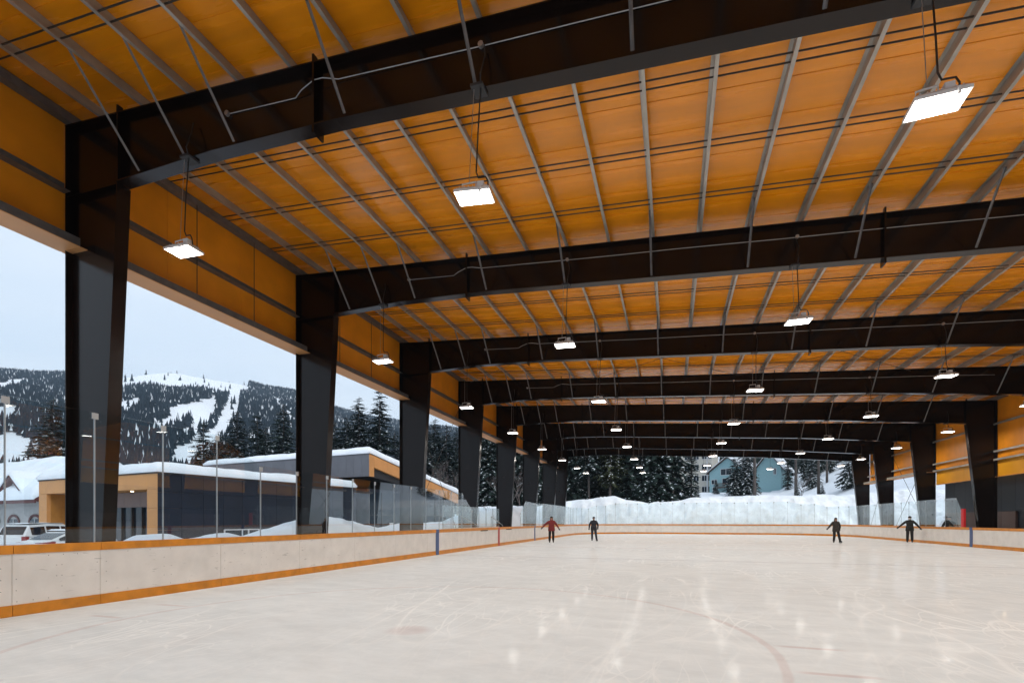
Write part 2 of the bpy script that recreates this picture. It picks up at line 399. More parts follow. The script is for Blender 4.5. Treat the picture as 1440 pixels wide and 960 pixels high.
ib = MB(); ib.face([(x, y, 0) for x, y in poly][::-1]); ice = ib.build('ice', M['ice'], kind='structure')
if ice.data.polygons[0].normal.z < 0: ice.data.flip_normals()
sb = MB(); sb.box(-14.6, 20.2, -9, 60.9, -.5, -.02); sb.build('concrete_slab', M['concrete'], kind='structure')

boards = empty('dasher_boards', (RX0, 28.5, 0), label='white dasher boards with amber cap rail and kick plate around the ice', cat='boards')
BO = (RX0, 28.5)
joints = [sL(5.2)]
s = sL(6.48)
while s < PER-1.5: joints.append(s); s += 2.565
joints.append(PER)
sc_mb = MB()
for k, (a, b) in enumerate(zip(joints, joints[1:])):
    g = .004
    p_ = strip(MB(), a+g, b-g, 0, .05, .02, .975, BO).build('board_panel', M['poly'], boards)
    strip(MB(), a+g, b-g, -.03, .12, .9765, 1.115, BO).build('cap_rail', M['board_amber'], p_)
    strip(MB(), a+g, b-g, -.016, -.001, .002, .178, BO).build('kick_plate', M['board_amber'], p_)
    if a < 12 or a > PER-4:                        # screw heads on the near panels
        ss = MB()
        L = b-a
        rows = [(a+L*i/6+.06, z) for i in range(6) for z in (.225, .93)]+[(a+L*t_, z) for t_ in (.04, .47, .53, .96) for z in (.4, .58, .76)]
        for s1_, z in rows:
            if random.random() < .25: continue
            x, y, nx, ny = rp(s1_); x -= BO[0]; y -= BO[1]; r_ = .007
            ss.face([(x-nx*.003-ny*r_*math.cos(q_), y-ny*.003+nx*r_*math.cos(q_), z+r_*math.sin(q_)) for q_ in [i*math.pi/3 for i in range(6)]])
        ss.build('screw_heads', M['screw'], p_, kind='stuff')
for s0, w_, m_, nm in ((sL(20.24), .30, 'blue', 'blue_line_marking'), (sL(28.53), .28, 'red', 'red_line_marking'), (sL(36.8), .30, 'blue', 'blue_line_marking'), (sR(35.3), .30, 'blue', 'blue_line_marking'), (sR(28.5), .28, 'red', 'red_line_marking'), (sR(20.2), .3, 'blue', 'blue_line_marking')):
    mk = MB(); strip(mk, s0-w_/2, s0+w_/2, -.020, -.003, .002, .974, BO); strip(mk, s0-w_/2, s0+w_/2, -.034, .10, .9745, 1.118, BO)
    mk.build(nm, M[m_], boards)
for yy in (26.0, 30.4):
    strip(MB(), sL(yy)-.55, sL(yy)+.55, -.036, -.031, .935, .985, BO).build('gate_latch', M['dark'], boards)

def shield(name, s_list, tops, label, skip=()):
    x0, y0, _, _ = rp(s_list[0]); e = empty(name, (x0, y0, 0), label=label, cat='rink glass'); org = (x0, y0)
    for i, (a, b) in enumerate(zip(s_list, s_list[1:])):
        t0, t1 = tops[i], tops[i+1]
        mb = MB(); strip(mb, a+.008, b-.008, .035, .048, 1.118, (t0, t1) if abs(t0-t1) > .01 else t0, org)
        mb.build('glass_pane', M['glass'], e)
    for i, a in enumerate(s_list):
        x, y, nx, ny = rp(a); tx, ty = -ny, nx; x -= org[0]; y -= org[1]; t = tops[i]
        def bx(mb, w, o0, o1, z0, z1):
            q_ = [(x+tx*w*sx_+nx*o, y+ty*w*sx_+ny*o) for sx_, o in ((-1, o0), (1, o0), (1, o1), (-1, o1))]
            mb.prism(q_, z0, z1, 'z')
        mb = MB(); bx(mb, .0062, .028, .034, 1.116, t-.02); bx(mb, .0062, .049, .058, 1.116, t-.02)
        po = mb.build('glass_post', M['alu'], e)
        mb = MB(); bx(mb, .055, .022, .0275, t-.13, t-.02); mb.build('clip_plate', M['alu'], po)
    return e
yy = [5.13+1.283*k for k in range(-8, 16) if 5.13+1.283*k < 24.6]; ss = [sL(y) for y in yy]
tops = [3.45 if y < 9.2 else 2.87 for y in yy]; tops[-1] = 2.05
shield('glass_shield', ss, tops, 'tall clear glass shield on the near left boards with slim posts')
ys2 = [33.2+1.283*k for k in range(15)]; s2 = [sL(y) for y in ys2 if y < RY1-RR]
tp2 = [2.05]+[2.87]*(len(s2)-1)
a = s2[-1]; n = int((S_R0-a)/1.27); st = (S_R0-a)/n
for k in range(1, n+1): s2.append(a+st*k); tp2.append(3.5 if 6 < k < n-6 else (2.87 if k < 5 or k > n-5 else 3.2))
a = s2[-1]; e_ = sR(37.0); n = int((e_-a)/1.27); st = (e_-a)/n
for k in range(1, n+1): s2.append(a+st*k); tp2.append(2.87)
s2.append(sR(36.45)); tp2.append(2.15)
gs = shield('glass_shield', s2, tp2, 'clear glass shield around the far end and right boards')
x, y, _, _ = rp(sR(36.25))
MB().box(-.05, .06, -.14, .14, 1.12, 2.2).build('red_padded_post', M['redpad'], None, loc=(x+.05, y, 0), label='red padded glass end post on the right boards', cat='post')
# players' bench behind the left boards
pb = empty('players_bench', (-11.4, 28.6, 0), label='glazed back screen and rails of the players bench behind the left boards', cat='bench')
MB().box(-.03, .03, -4.5, 4.5, 0, 1.1).build('back_wall', M['poly'], pb)
MB().box(.35, .75, -4.3, 4.3, .4, .45).build('seat', M['concrete'], pb)
for yy_ in (-4, -1.5, 1.5, 4): MB().box(.45, .65, yy_-.04, yy_+.04, 0, .399).build('leg', M['alu'], pb)
for k in range(7):
    y0 = -4.5+k*9/7; MB().box(-.006, .006, y0+.01, y0+9/7-.01, 1.102, 2.32).build('glass_pane', M['glass'], pb)
    MB().box(-.02, .02, y0-.008, y0+.008, 1.101, 2.3).build('glass_post', M['alu'], pb)
for y0, d in ((-4.2, 2.4), (.4, 2.2)):
    MB().tube([(.9, y0, 1.12), (.9, y0, 1.75), (.9, y0+d, 1.2), (.9, y0+d, 1.12)], .022, 6).build('hand_rail', M['alu'], pb)

# ------------------------------------------------------------------ steel frames
FT = .026
def path_strip(mb, pts, th, y0, y1):      # plate following a polyline in x-z
    lo = []
    for i, (x, z) in enumerate(pts):
        a = pts[max(0, i-1)]; b = pts[min(len(pts)-1, i+1)]
        d = Vector((b[0]-a[0], b[1]-a[1])).normalized(); lo.append((x-d.y*th, z+d.x*th))
    rings = [[(p[0], y0, p[1]), (p[0], y1, p[1]), (q[0], y1, q[1]), (q[0], y0, q[1])] for p, q in zip(pts, lo)]
    mb.loft(rings); return mb
def frame_meshes():
    f = {}
    zt = lambda x: htop(x)-FT
    f['cl'] = MB().prism([(-WL+FT, .02), (-12.23, .02), (-11.69, 8.95), (-11.69, zt(-11.69)), (-WL+FT, zt(-WL))], .14, .16).mesh('column', M['steel'])
    f['clo'] = MB().box(-WL, -WL+FT, 0, .30, .02, htop(-WL)-.03).mesh('outer_flange', M['steel'])
    f['cli'] = path_strip(MB(), [(-12.228, .02), (-11.69, 8.95)], -FT, 0, .30).mesh('inner_flange', M['steel'])
    f['cls'] = MB().box(-WL+FT+.001, -11.70, .01, .139, 8.93, 8.955).mesh('stiffener', M['steel'])
    f['clb'] = MB().box(-WL-.05, -12.1, -.06, .36, -.02, .019).mesh('base_plate', M['steel'])
    f['cr'] = MB().prism([(WR-FT, .02), (17.96, .02), (17.24, 7.42), (17.24, zt(17.24)), (WR-FT, zt(WR))], .14, .16).mesh('column', M['steel'])
    f['cro'] = MB().box(WR-FT, WR, 0, .30, .02, htop(WR)-.03).mesh('outer_flange', M['steel'])
    f['cri'] = path_strip(MB(), [(17.958, .02), (17.238, 7.42)], FT, 0, .30).mesh('inner_flange', M['steel'])
    f['crb'] = MB().box(17.85, WR+.05, -.06, .36, -.02, .019).mesh('base_plate', M['steel'])
    low = [(-11.66, 8.98+FT)]+[(x, z+FT) for x, z in BOT[1:-1]]+[(17.21, 7.44+FT)]
    f['rw'] = MB().prism(low+[(17.21, zt(17.21)), (-11.66, zt(-11.66))], .141, .159).mesh('rafter', M['steel'])
    f['rt'] = path_strip(MB(), [(-WL-.01, htop(-WL)-FT+.0005), (WR+.01, htop(WR)-FT+.0005)], FT, 0, .30).mesh('top_flange', M['steel'])
    f['rb'] = path_strip(MB(), [(-11.72, BOT[0][1])]+BOT[1:-1]+[(17.27, BOT[-1][1])], FT-.001, 0, .30).mesh('bottom_flange', M['steel'])
    for key, x, up, dn in (('s1', -11.67, .16, -.02), ('s2', -6.5, .14, .14), ('s3', 5.3, .14, .14), ('s4', 17.22, .12, -.02)):
        mb = MB().box(x-.022, x+.022, .002, .298, hbot(x)-dn, htop(x)+up*0-.031+FT*0)
        mb.box(x-.02, x+.02, .08, .22, hbot(x)-dn-.0, hbot(x)-.003) if dn > 0 else None
        mb.box(x-.02, x+.02, .0, .12, htop(x)+.002, htop(x)+up)
        z = hbot(x)+.1
        while z < htop(x)-.12:
            for yb in (.05, .10): mb.tube([(x-.04, yb, z), (x-.022, yb, z)], .016, 6)
            z += .16
        f[key] = mb.mesh('splice_plate', M['steel'])
    return f
FMH = frame_meshes()
ORD = ['', 'nearest', 'second', 'third', 'fourth', 'fifth', 'sixth', 'seventh', 'farthest']
PX = [-.56+1.3*k for k in range(-10, 15) if -13.2 < -.56+1.3*k < 18.5]
def brace_mesh(x):
    zt = htop(x)+.11; zb = hbot(x)+.03
    d = zt-zb
    return MB().tube([(x, -.012, zb+.02), (x, -d*.92, zt)], .030, 4).mesh('flange_brace', M['galv_dark'])
BX_ = [x-.025 for x in [-10.96, -9.66, -8.36]+[-.56+2.6*k for k in range(-2, 7)]]
BM = [brace_mesh(x) for x in BX_]
for n in range(0, 9):
    lab = ('dark brown steel portal frame, %s from the front, spanning the rink' % ORD[n]) if n else 'dark brown steel portal frame directly over the viewer'
    if n == 1: lab = 'nearest dark brown steel portal frame, crossing the top of the picture'
    if n == 8: lab = 'farthest dark brown steel portal frame, at the open far end'
    e = empty('steel_frame', (0, FY[n], 0), label=lab, cat='steel frame', group='portal frames over the rink')
    c = put('column', FMH['cl'], e)
    for k, nm in (('clo', 'outer_flange'), ('cli', 'inner_flange'), ('cls', 'stiffener'), ('clb', 'base_plate')): put(nm, FMH[k], c)
    c = put('column', FMH['cr'], e)
    for k, nm in (('cro', 'outer_flange'), ('cri', 'inner_flange'), ('crb', 'base_plate')): put(nm, FMH[k], c)
    r_ = put('rafter', FMH['rw'], e)
    for k, nm in (('rt', 'top_flange'), ('rb', 'bottom_flange'), ('s1', 'splice_plate'), ('s2', 'splice_plate'), ('s3', 'splice_plate'), ('s4', 'splice_plate')): put(nm, FMH[k], r_)
    for bm_ in BM: put('flange_brace', bm_, e)

# ------------------------------------------------------------------ roof: liner panels, purlins, bridging rods
roof = empty('arena_roof', (0, 0, 10.6), label='amber metal roof deck on grey purlins over the rink', cat='roof')
RO = Vector((0, 0, 10.6))
DK = .235                                   # underside of the deck above the frames' top flange
x0, x1 = -WL-.28, WR+.28
pw = .94; npan = int((ROOF1-ROOF0)/pw)
pm = MB()
z0, z1 = htop(x0)+DK-10.6, htop(x1)+DK-10.6
pm.v = [(x0, 0, z0), (x1, 0, z1), (x1, pw+.02, z1+.010), (x0, pw+.02, z0+.010), (x0, 0, z0+.06), (x1, 0, z1+.06), (x1, pw+.02, z1+.07), (x0, pw+.02, z0+.07)]
pm.f = [(3, 2, 1, 0), (4, 5, 6, 7), (0, 1, 5, 4), (2, 3, 7, 6), (1, 2, 6, 5), (3, 0, 4, 7)]; pm.m = [0]*6
pme = pm.mesh('roof_panel', M['amber_roof'])
for k in range(npan): put('roof_panel', pme, roof, loc=(0, ROOF0+k*pw, 0))
def purlin_mesh(L):
    d = DK-.012; t = .004; fl = .07
    mb = MB()
    mb.box(-t/2, t/2, 0, L, .001, d)                        # web
    mb.box(-t/2, fl, 0, L, -.003, .001); mb.box(fl-t, fl, 0, L, .001, .02)   # lower flange and lip
    mb.box(-fl, t/2, 0, L, d, d+.004)
    return mb.mesh('purlin', M['galv'])
ends = [ROOF0]+FY+[ROOF1]
pcache = {}
for a, b in zip(ends, ends[1:]):
    L = round(b-a, 3)
    if L < .05: continue
    if L not in pcache: pcache[L] = purlin_mesh(L)
    for x in PX: put('purlin', pcache[L], roof, loc=(x, a, htop(x)+.006-10.6), rot=(0, SLOPE, 0))
def rod(name, a, b, r, m_, parent, org=Vector((0, 0, 0)), seg=5):
    mb = MB(); mb.tube([Vector(a)-org, Vector(b)-org], r, seg); return mb.build(name, m_, parent)
for a, b in zip(FY, FY[1:]):
    for t in (.25, .5, .75):
        y = a+.15+(b-a)*t
        for dz, dy in ((.06, 0), (.065, .21)):
            rod('bridging_rod', (-12.9, y+dy, htop(-12.9)+dz), (18.3, y+dy, htop(18.3)+dz), .017, M['rod'], roof, RO)
es = MB().box(-WL+.02, -WL+.22, ROOF0, ROOF1, htop(-WL)+.006-10.6, htop(-WL)+.20-10.6); es.build('eave_strut', M['galv_dark'], roof)
es = MB().box(WR-.22, WR-.02, ROOF0, ROOF1, htop(WR)+.006-10.6, htop(WR)+.20-10.6); es.build('eave_strut', M['galv_dark'], roof)
for (a, b) in ((3, 4),):              # thin roof bracing rods
    for xa, xb in ((-12.5, -4.5), (-4.5, 3.5), (3.5, 11.5)):
        rod('bracing_rod', (xa, FY[a]+.3, htop(xa)-.1), (xb, FY[b], htop(xb)-.1), .012, M['rod'], roof, RO)
        rod('bracing_rod', (xb, FY[a]+.3, htop(xb)-.1), (xa, FY[b], htop(xa)-.1), .012, M['rod'], roof, RO)

# ------------------------------------------------------------------ side walls
SILL = 7.70
lw = empty('side_wall', (-WL-.1, 28, SILL), label='amber upper side wall above the open left side, with grey girts', cat='wall')
LO = Vector((-WL-.1, 28, SILL))
def lbox(mb, x0, x1, y0, y1, z0, z1, O): return mb.box(x0-O.x, x1-O.x, y0-O.y, y1-O.y, z0-O.z, z1-O.z)
wy = [ROOF0]+FY+[ROOF1]
for a, b in zip(wy, wy[1:]):
    if b-a < 1: continue
    n = 3 if b-a > 6 else 2
    for k in range(n):
        lbox(MB(), -WL-.10, -WL-.03, a+(b-a)*k/n+.006, a+(b-a)*(k+1)/n-.006, SILL+.02, htop(-WL)+DK-.004, LO).build('wall_panel', M['amber_wall'], lw)
    g0, g1 = a+.31, b-.01
    lbox(lbox(MB(), -WL-.02, -WL+.20, g0, g1, 9.02, 9.035, LO), -WL-.02, -WL-.005, g0, g1, 9.036, 9.25, LO).build('girt', M['galv_dark'], lw)
    lbox(MB(), -WL-.14, -WL+.52, g0-.30, g1-.002, SILL, SILL+.018, LO).build('soffit', M['amber_trim'], lw)
    lbox(lbox(MB(), -WL+.50, -WL+.52, g0, g1, SILL+.019, SILL+.2, LO), -WL+.1, -WL+.499, g0, g1, SILL+.186, SILL+.2, LO).build('sill_beam', M['galv_dark'], lw)
for xa, ya, za, xb, yb, zb in ((-WL+.1, FY[3]+.3, 0.3, -WL+.1, FY[4], 8.9), (-WL+.1, FY[3]+.3, 8.9, -WL+.1, FY[4], .3)):
    rod('bracing_rod', (xa, ya, za), (xb, yb, zb), .014, M['rod'], lw, LO)
for n, yy_ in ((1, 3.2), (1, 5.3), (2, 2.3), (2, 4.6), (3, 2.5)):
    rod('drop_rod', (-WL+.23, FY[n]+yy_, htop(-WL)), (-WL+.23, FY[n]+yy_, SILL+.21), .013, M['rod'], lw, LO)
rw = empty('side_wall', (WR+.1, 28, 4.15), label='amber upper side wall on the right with grey girts and yellow lower band', cat='wall')
RO_ = Vector((WR+.1, 28, 4.15))
for i, (a, b) in enumerate(zip(wy, wy[1:])):
    if b-a < 1: continue
    low = a < 44; zb = 4.15 if low else 5.10
    n = 2
    for k in range(n):
        ya, yb = a+(b-a)*k/n+.006, a+(b-a)*(k+1)/n-.006
        lbox(MB(), WR+.03, WR+.10, ya, yb, 5.26 if low else zb+.02, htop(WR)+DK-.004, RO_).build('wall_panel', M['amber_wall'], rw)
        if low: lbox(MB(), WR+.03, WR+.10, ya, yb, zb+.02, 5.248, RO_).build('lower_panel', M['amber_yellow'], rw)
    g0, g1 = a+.31, b-.01
    for gz in ((5.22, 5.72, 7.36) if low else (7.28, 5.9)):
        lbox(lbox(MB(), WR-.2, WR+.02, g0, g1, gz, gz+.015, RO_), WR-.2, WR-.185, g0, g1, gz-.10, gz-.001, RO_).build('girt', M['galv'], rw)
    lbox(MB(), WR-(.52 if not low else .05), WR+.14, g0-.3, g1-.002, zb, zb+.018, RO_).build('soffit', M['amber_trim'], rw)
    if not low: lbox(MB(), WR-.52, WR-.50, g0, g1, zb+.019, zb+.2, RO_).build('sill_beam', M['galv'], rw)
for za, zb in ((.3, 7.2), (7.2, .3)):
    rod('bracing_rod', (WR-.1, FY[6]+.3, za), (WR-.1, FY[7], zb), .016, M['rod'], rw, RO_)
    rod('bracing_rod', (WR-.1, FY[7]+.3, za), (WR-.1, FY[8], zb), .016, M['rod'], rw, RO_)

# ------------------------------------------------------------------ conduits and hanging lights
LX = [-9.55, -3.15, 3.25, 9.73, 16.2]
def conduit(n):
    y = FY[n]+.125
    e = empty('electrical_conduit', (0, y, 9.5), label='thin grey conduit run along the %s steel frame' % ORD[n], cat='conduit', group='conduits on the frames')
    zc = lambda x: htop(x)-.36-9.5
    pts = [(-8.65, 0, zc(-8.65)-.15), (-7.0, 0, zc(-7.0)-.15), (-6.82, -.06, zc(-6.82)-.08), (-6.5, -.10, zc(-6.5)+.02), (-6.3, -.10, zc(-6.3)+.02), (-6.0, -.02, zc(-6))]
    x = -3.
    while x < 16.3:
        if abs(x-5.3) < .5: pts += [(5.0, 0, zc(5)), (5.2, -.09, zc(5.2)+.05), (5.5, -.09, zc(5.5)+.05), (5.8, 0, zc(5.8))]
        else: pts.append((x, 0, zc(x)+.008*math.sin(x*3+n)))
        x += 1.5
    MB().tube(pts, .0095, 5).build('pipe', M['conduit'], e)
    for lx in LX:
        xx = lx+.02 if lx > -9 else -8.68
        zz = zc(xx) if lx > -9 else zc(xx)-.15
        MB().tube([(xx, -.05, zz), (xx, .012, zz)], .05, 8).build('junction_box', M['conduit'], e)
PLACE = ['far left', 'left', 'middle', 'right', 'far right']
def light_meshes():
    f = {}
    hb = MB()
    a, b = .305, .20
    hb.loft([[(-a, -b, 0), (a, -b, 0), (a, b, 0), (-a, b, 0)], [(-a, -b, .04), (a, -b, .04), (a, b, .04), (-a, b, .04)], [(-a+.05, -b+.04, .085), (a-.05, -b+.04, .085), (a-.05, b-.04, .085), (-a+.05, b-.04, .085)]])
    for k in range(7):
        x = -.22+k*.075; hb.box(x-.006, x+.006, -b+.06, b-.06, .084, .115)
    f['h'] = hb.mesh('housing', M['white_paint'])
    f['d'] = MB().face([(-a+.02, -b+.02, -.004), (-a+.02, b-.02, -.004), (a-.02, b-.02, -.004), (a-.02, -b+.02, -.004)]).mesh('lamp_panel', M['lamp'])
    f['b'] = MB().tube([(-.22, 0, .10), (-.22, 0, .24), (.02, 0, .26), (.02, 0, .10)], .014, 6).mesh('bracket', M['white_paint'])
    f['g'] = MB().box(.06, .17, -.08, .06, .10, .22).mesh('driver_box', M['white_paint'])
    f['s'] = MB().tube([(.15, -b-.02, -.05), (.15, -b-.02, .03)], .022, 8).mesh('motion_sensor', M['white_paint'])
    return f
LM = light_meshes()
for n in range(0, 9):
    if 1 <= n <= 4: conduit(n)
    for i, lx in enumerate(LX):
        rz = random.uniform(-.12, .12); zl = 6.86+random.uniform(-.03, .03)+(.12 if i in (0, 4) else 0)
        yl = FY[n]-.14
        wl = ('hanging LED light under the %s steel frame, %s of its row of five' % (ORD[n], PLACE[i])) if n else ('hanging LED light over the viewer, %s of its row' % PLACE[i])
        e = empty('hanging_light', (lx, yl, zl), label=wl, cat='light', group='LED lights hung from the frames')
        e.rotation_euler = (0, random.uniform(-.03, .03), 0)
        h = put('housing', LM['h'], e, rot=(0, 0, rz))
        for k, nm in (('d', 'lamp_panel'), ('b', 'bracket'), ('g', 'driver_box'), ('s', 'motion_sensor')): put(nm, LM[k], h)
        top = hbot(lx)-zl
        MB().tube([(-.10, 0, .26), (-.10, .04, top*.5), (-.10, .10, top-.01)], .006, 4).build('suspension_wire', M['conduit'], e)
        MB().tube([(.24, 0, .10), (.24, -.02, .22), (.2, -.02, .30), (.06, 0, .32), (.02, 0, .42), (.02, .03, top*.55), (.02, .1, top-.02), (.04, .02, top+.12), (.07, .13, top+.5), (.03, .2, top+.75)], .013, 5).build('power_cord', M['black'], e)
        MB().box(-.14, .08, .02, .3, top-.05, top-.004).build('hanger_bracket', M['dark'], e)

# ------------------------------------------------------------------ snow banks
def nz2(x, y, s, k=0): return mn.noise(Vector((x*s, y*s, k)))
def heightfield(name, xs, ys, fn, m_, kind='structure'):
    v = [(x, y, fn(x, y)) for y in ys for x in xs]; nx = len(xs); f = []
    for j in range(len(ys)-1):
        for i in range(nx-1): f.append((j*nx+i, j*nx+i+1, (j+1)*nx+i+1, (j+1)*nx+i))
    me = bpy.data.meshes.new(name); me.from_pydata(v, [], f); me.materials.append(m_)
    me.polygons.foreach_set('use_smooth', [True]*len(f)); me.update(); return put(name, me, kind=kind)
def lin(a, b, n): return [a+(b-a)*i/(n-1) for i in range(n)]
FARTOP = [(700, 712), (760, 711), (785, 710), (800, 705.5), (830, 700), (850, 698), (866, 697), (882, 704), (905, 707), (940, 706), (965, 702), (990, 699), (1010, 697), (1060, 697.5), (1100, 696), (1150, 696.5), (1200, 694), (1260, 690), (1400, 686)]
def far_bank(x, y):
    u = 720+F*(x*CY+67*SY)/depth(x, 67)
    top = hz(interp(u, FARTOP), depth(x, 67))+nz2(x, 0, .35, 2)*.25
    t = (y-61.6)/4.4
    if t < 0: base = -.45
    elif t < 1:
        rough = 1.3*abs(nz2(x+y*.4, y*.3, .75, 5))+.7*abs(nz2(x-y*.3, y*.25, 1.6, 15))+.42*nz2(x, y, 1.3, 4)+.2*nz2(x, y, 3.1, 9)
        base = -.45+(top+.45)*min(1, (.12+.95*t**.62))-rough*(1-t)*1.3-rough*.25
    else:
        g_ = ground(x, y); k = smooth(66, 74, y)
        base = top*(1-k)+(g_+.02)*k+.2*nz2(x, y, .7, 6)*(1-k)
    return base
heightfield('snow_bank', lin(-27, 36, 260), lin(61.5, 74.5, 60), far_bank, M['snow_rough'])
LTOP = [(195, 764), (212, 751), (228, 749.5), (240, 756), (262, 759), (292, 755), (312, 748), (330, 752), (350, 755), (372, 748), (405, 738), (430, 729), (448, 725.5), (470, 727.5), (490, 732), (505, 737), (530, 742), (545, 741), (560, 737), (585, 738), (608, 734.5), (625, 733), (648, 732), (664, 722), (690, 716), (720, 712), (760, 711)]
def left_bank(x, y):
    u = 720+F*(-17.5*CY+y*SY)/depth(-17.5, y)
    top = hz(interp(u, LTOP), depth(-17.5, y))
    t = (x+17.5); w_ = 2.4 if t > 0 else 3.0+max(0, y-35)*.25
    k = max(0, 1-(t/w_)**2)
    z = -.5+(top+.5)*(k**.75)+k*(.10*nz2(x, y, 1.1, 3)+.05*nz2(x, y, 3, 8))
    return z
heightfield('snow_bank', lin(-26, -14.9, 60), lin(6.5, 62, 240), left_bank, M['snow'])

def snow_slab(parent, x0, x1, y0, y1, zf, th, name='snow', nx=28, ny=28, seed=0):
    "thick snow on a roof: zf(x, y) is the roof surface; rounded, uneven edges"
    mb = MB(); ov = .12
    xs = lin(x0-ov, x1+ov, nx); ys = lin(y0-ov, y1+ov, ny)
    def h(x, y):
        d = min(x-x0+ov, x1+ov-x, y-y0+ov, y1+ov-y)
        e = min(1, max(0, d)/.38); e = math.sqrt(max(0, 1-(1-e)**2))
        return th*(.28+.72*e)*(1+.16*mn.noise(Vector((x*.35+seed, y*.35, seed))))+.04*mn.noise(Vector((x*1.4, y*1.4, seed+3)))
    n0 = nx*ny
    mb.v = [(x, y, zf(x, y)+h(x, y)) for y in ys for x in xs]
    for j in range(ny-1):
        for i in range(nx-1): mb.f.append((j*nx+i, j*nx+i+1, (j+1)*nx+i+1, (j+1)*nx+i))
    ring = [(0, i) for i in range(nx)]+[(j, nx-1) for j in range(1, ny)]+[(ny-1, i) for i in range(nx-2, -1, -1)]+[(j, 0) for j in range(ny-2, 0, -1)]
    b0 = len(mb.v)
    for j, i in ring:
        x, y = xs[i], ys[j]; cx = min(max(x, x0), x1); cy = min(max(y, y0), y1)
        mb.v.append((cx*.4+x*.6, cy*.4+y*.6, zf(x, y)+.012))
    k = len(ring)
    for q in range(k):
        a = ring[q][0]*nx+ring[q][1]; b = ring[(q+1) % k][0]*nx+ring[(q+1) % k][1]
        mb.f.append((b, a, b0+q, b0+(q+1) % k))
    mb.m = [0]*len(mb.f)
    return mb.build(name, M['snow'], parent, smooth=True)

# ------------------------------------------------------------------ lobby building with the ochre portal
BR = R(-8.5)
BC = ray(222, 31.8)
b1 = empty('lobby_building', (BC[0], BC[1], -.45), BR, label='low lobby building with ochre portal and dark panelled side under thick snow', cat='building')
H1 = 4.95                                           # local heights start at -0.45
W1, D1 = 15.3, 17.4
MB().box(-W1+.1, -.12, 1.9, D1-.1, 0, H1-.1).build('core_wall', M['navy'], b1)
# portal frame pieces on the front
xs = [-.04, -1.18, -3.7, -6.3, -8.9, -11.5, -14.1, -15.3]
for a, b in zip(xs, xs[1:]): MB().box(b+.008, a-.008, 0, .25, 3.95+.01, H1-.02).build('fascia_panel', M['ochre'], b1)
for a, b in ((-.04, -1.18), (-14.1, -15.3)):
    for z0_, z1_ in ((0, 1.5), (1.5, 2.75), (2.75, 3.95)): MB().box(b+.008, a-.008, .002, .25, z0_+.008, z1_-.002).build('portal_panel', M['ochre'], b1)
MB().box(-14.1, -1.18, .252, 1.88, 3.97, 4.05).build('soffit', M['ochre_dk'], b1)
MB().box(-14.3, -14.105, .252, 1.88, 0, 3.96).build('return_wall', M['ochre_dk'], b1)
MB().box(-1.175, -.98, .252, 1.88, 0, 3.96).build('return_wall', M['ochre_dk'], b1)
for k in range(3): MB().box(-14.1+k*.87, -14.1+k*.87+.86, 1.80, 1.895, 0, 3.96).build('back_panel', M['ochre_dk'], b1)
for k in range(5):
    x = -11.45+k*2.055; MB().box(x+.008, x+2.047, 1.78, 1.895, 2.9, 3.955).build('bulkhead_panel', M['mauve'], b1)
g1 = MB().box(-11.45, -1.18, 1.86, 1.895, 0, 2.89).build('window_glass', M['tint'], b1)
for k in range(9):
    x = -11.4+k*1.27; w_ = .16 if k % 3 == 1 else .09
    MB().box(x-w_/2, x+w_/2, 1.72, 1.858, 0, 2.895).build('mullion', M['dark'], b1)
for x in (-2.4, -4.6, -6.8, -9): MB().tube([(x, .9, 3.93), (x, .9, 3.968)], .09, 10).build('downlight', M['downlight'], b1)
# dark side
ny_ = 12; rows = [(0, 1.35), (1.35, 2.75), (2.75, 3.75), (3.75, H1-.02)]
for k in range(ny_):
    y0_, y1_ = D1*k/ny_, D1*(k+1)/ny_
    for z0_, z1_ in rows:
        if 3 <= k <= 4 and z0_ < 1: continue
        MB().box(-.11, -.001, y0_+.008+(.0 if k else .0), y1_-.008, z0_+.006, z1_-.006).build('side_panel', M['brown_panel'] if (z0_ == 2.75 and False) else M['navy'], b1)
y0_ = D1*3/ny_; y1_ = D1*5/ny_
wdw = MB().box(-.1, -.06, y0_+.05, y1_-.05, .02, 1.33).build('side_window', M['tint'], b1)
for yy_ in (y0_+.08, (y0_+y1_)/2, (y0_+y1_)/2+.5, y1_-.08): MB().box(-.059, .01, yy_-.04, yy_+.04, .02, 1.33).build('window_frame', M['frame_white'], wdw)
MB().box(-.059, .012, y0_+.08, y1_-.08, 1.27, 1.342).build('window_frame', M['frame_white'], wdw)
MB().box(-W1-.06, .05, -.05, D1, H1-.018, H1+.06).build('roof_edge', M['dark'], b1)
snow_slab(b1, -W1, .02, -.02, D1-.1, lambda x, y: H1+.06, .66, nx=60, ny=60, seed=2)

# ------------------------------------------------------------------ hall with the sloping roof behind it
b2p = ray(520, 48)
b2 = empty('hall_building', (b2p[0], b2p[1], -.45), BR, label='taller hall with grey panelled gable, ochre fascia and sloping snowy roof', cat='building')
L2 = 15.6; ZT0, ZT1 = 8.3, 5.2
def zr(y): return ZT0+(ZT1-ZT0)*max(0, y)/L2
for k in range(26):
    x = -.95*k; MB().box(x-.95+.008, x-.008, -.10, 0, 6.15, ZT0-.02).build('gable_panel', M['grey_panel'], b2)
MB().box(-24.7, -.3, .05, L2-.3, .0, 5.0).build('core_wall', M['navy'], b2)
MB().prism([(.08, 6.2), (L2-.3, ZT1-.6), (L2-.3, ZT1-.05), (.08, ZT0-.05)], -24.6, -.25, 'x').build('roof_body', M['dark'], b2)
nf = 8
MB().prism([(-.09, 6.15), (.55, 6.15), (.55, ZT0-.15), (-.09, ZT0-.03)], -.24, .05, 'x').build('fascia_panel', M['ochre'], b2)
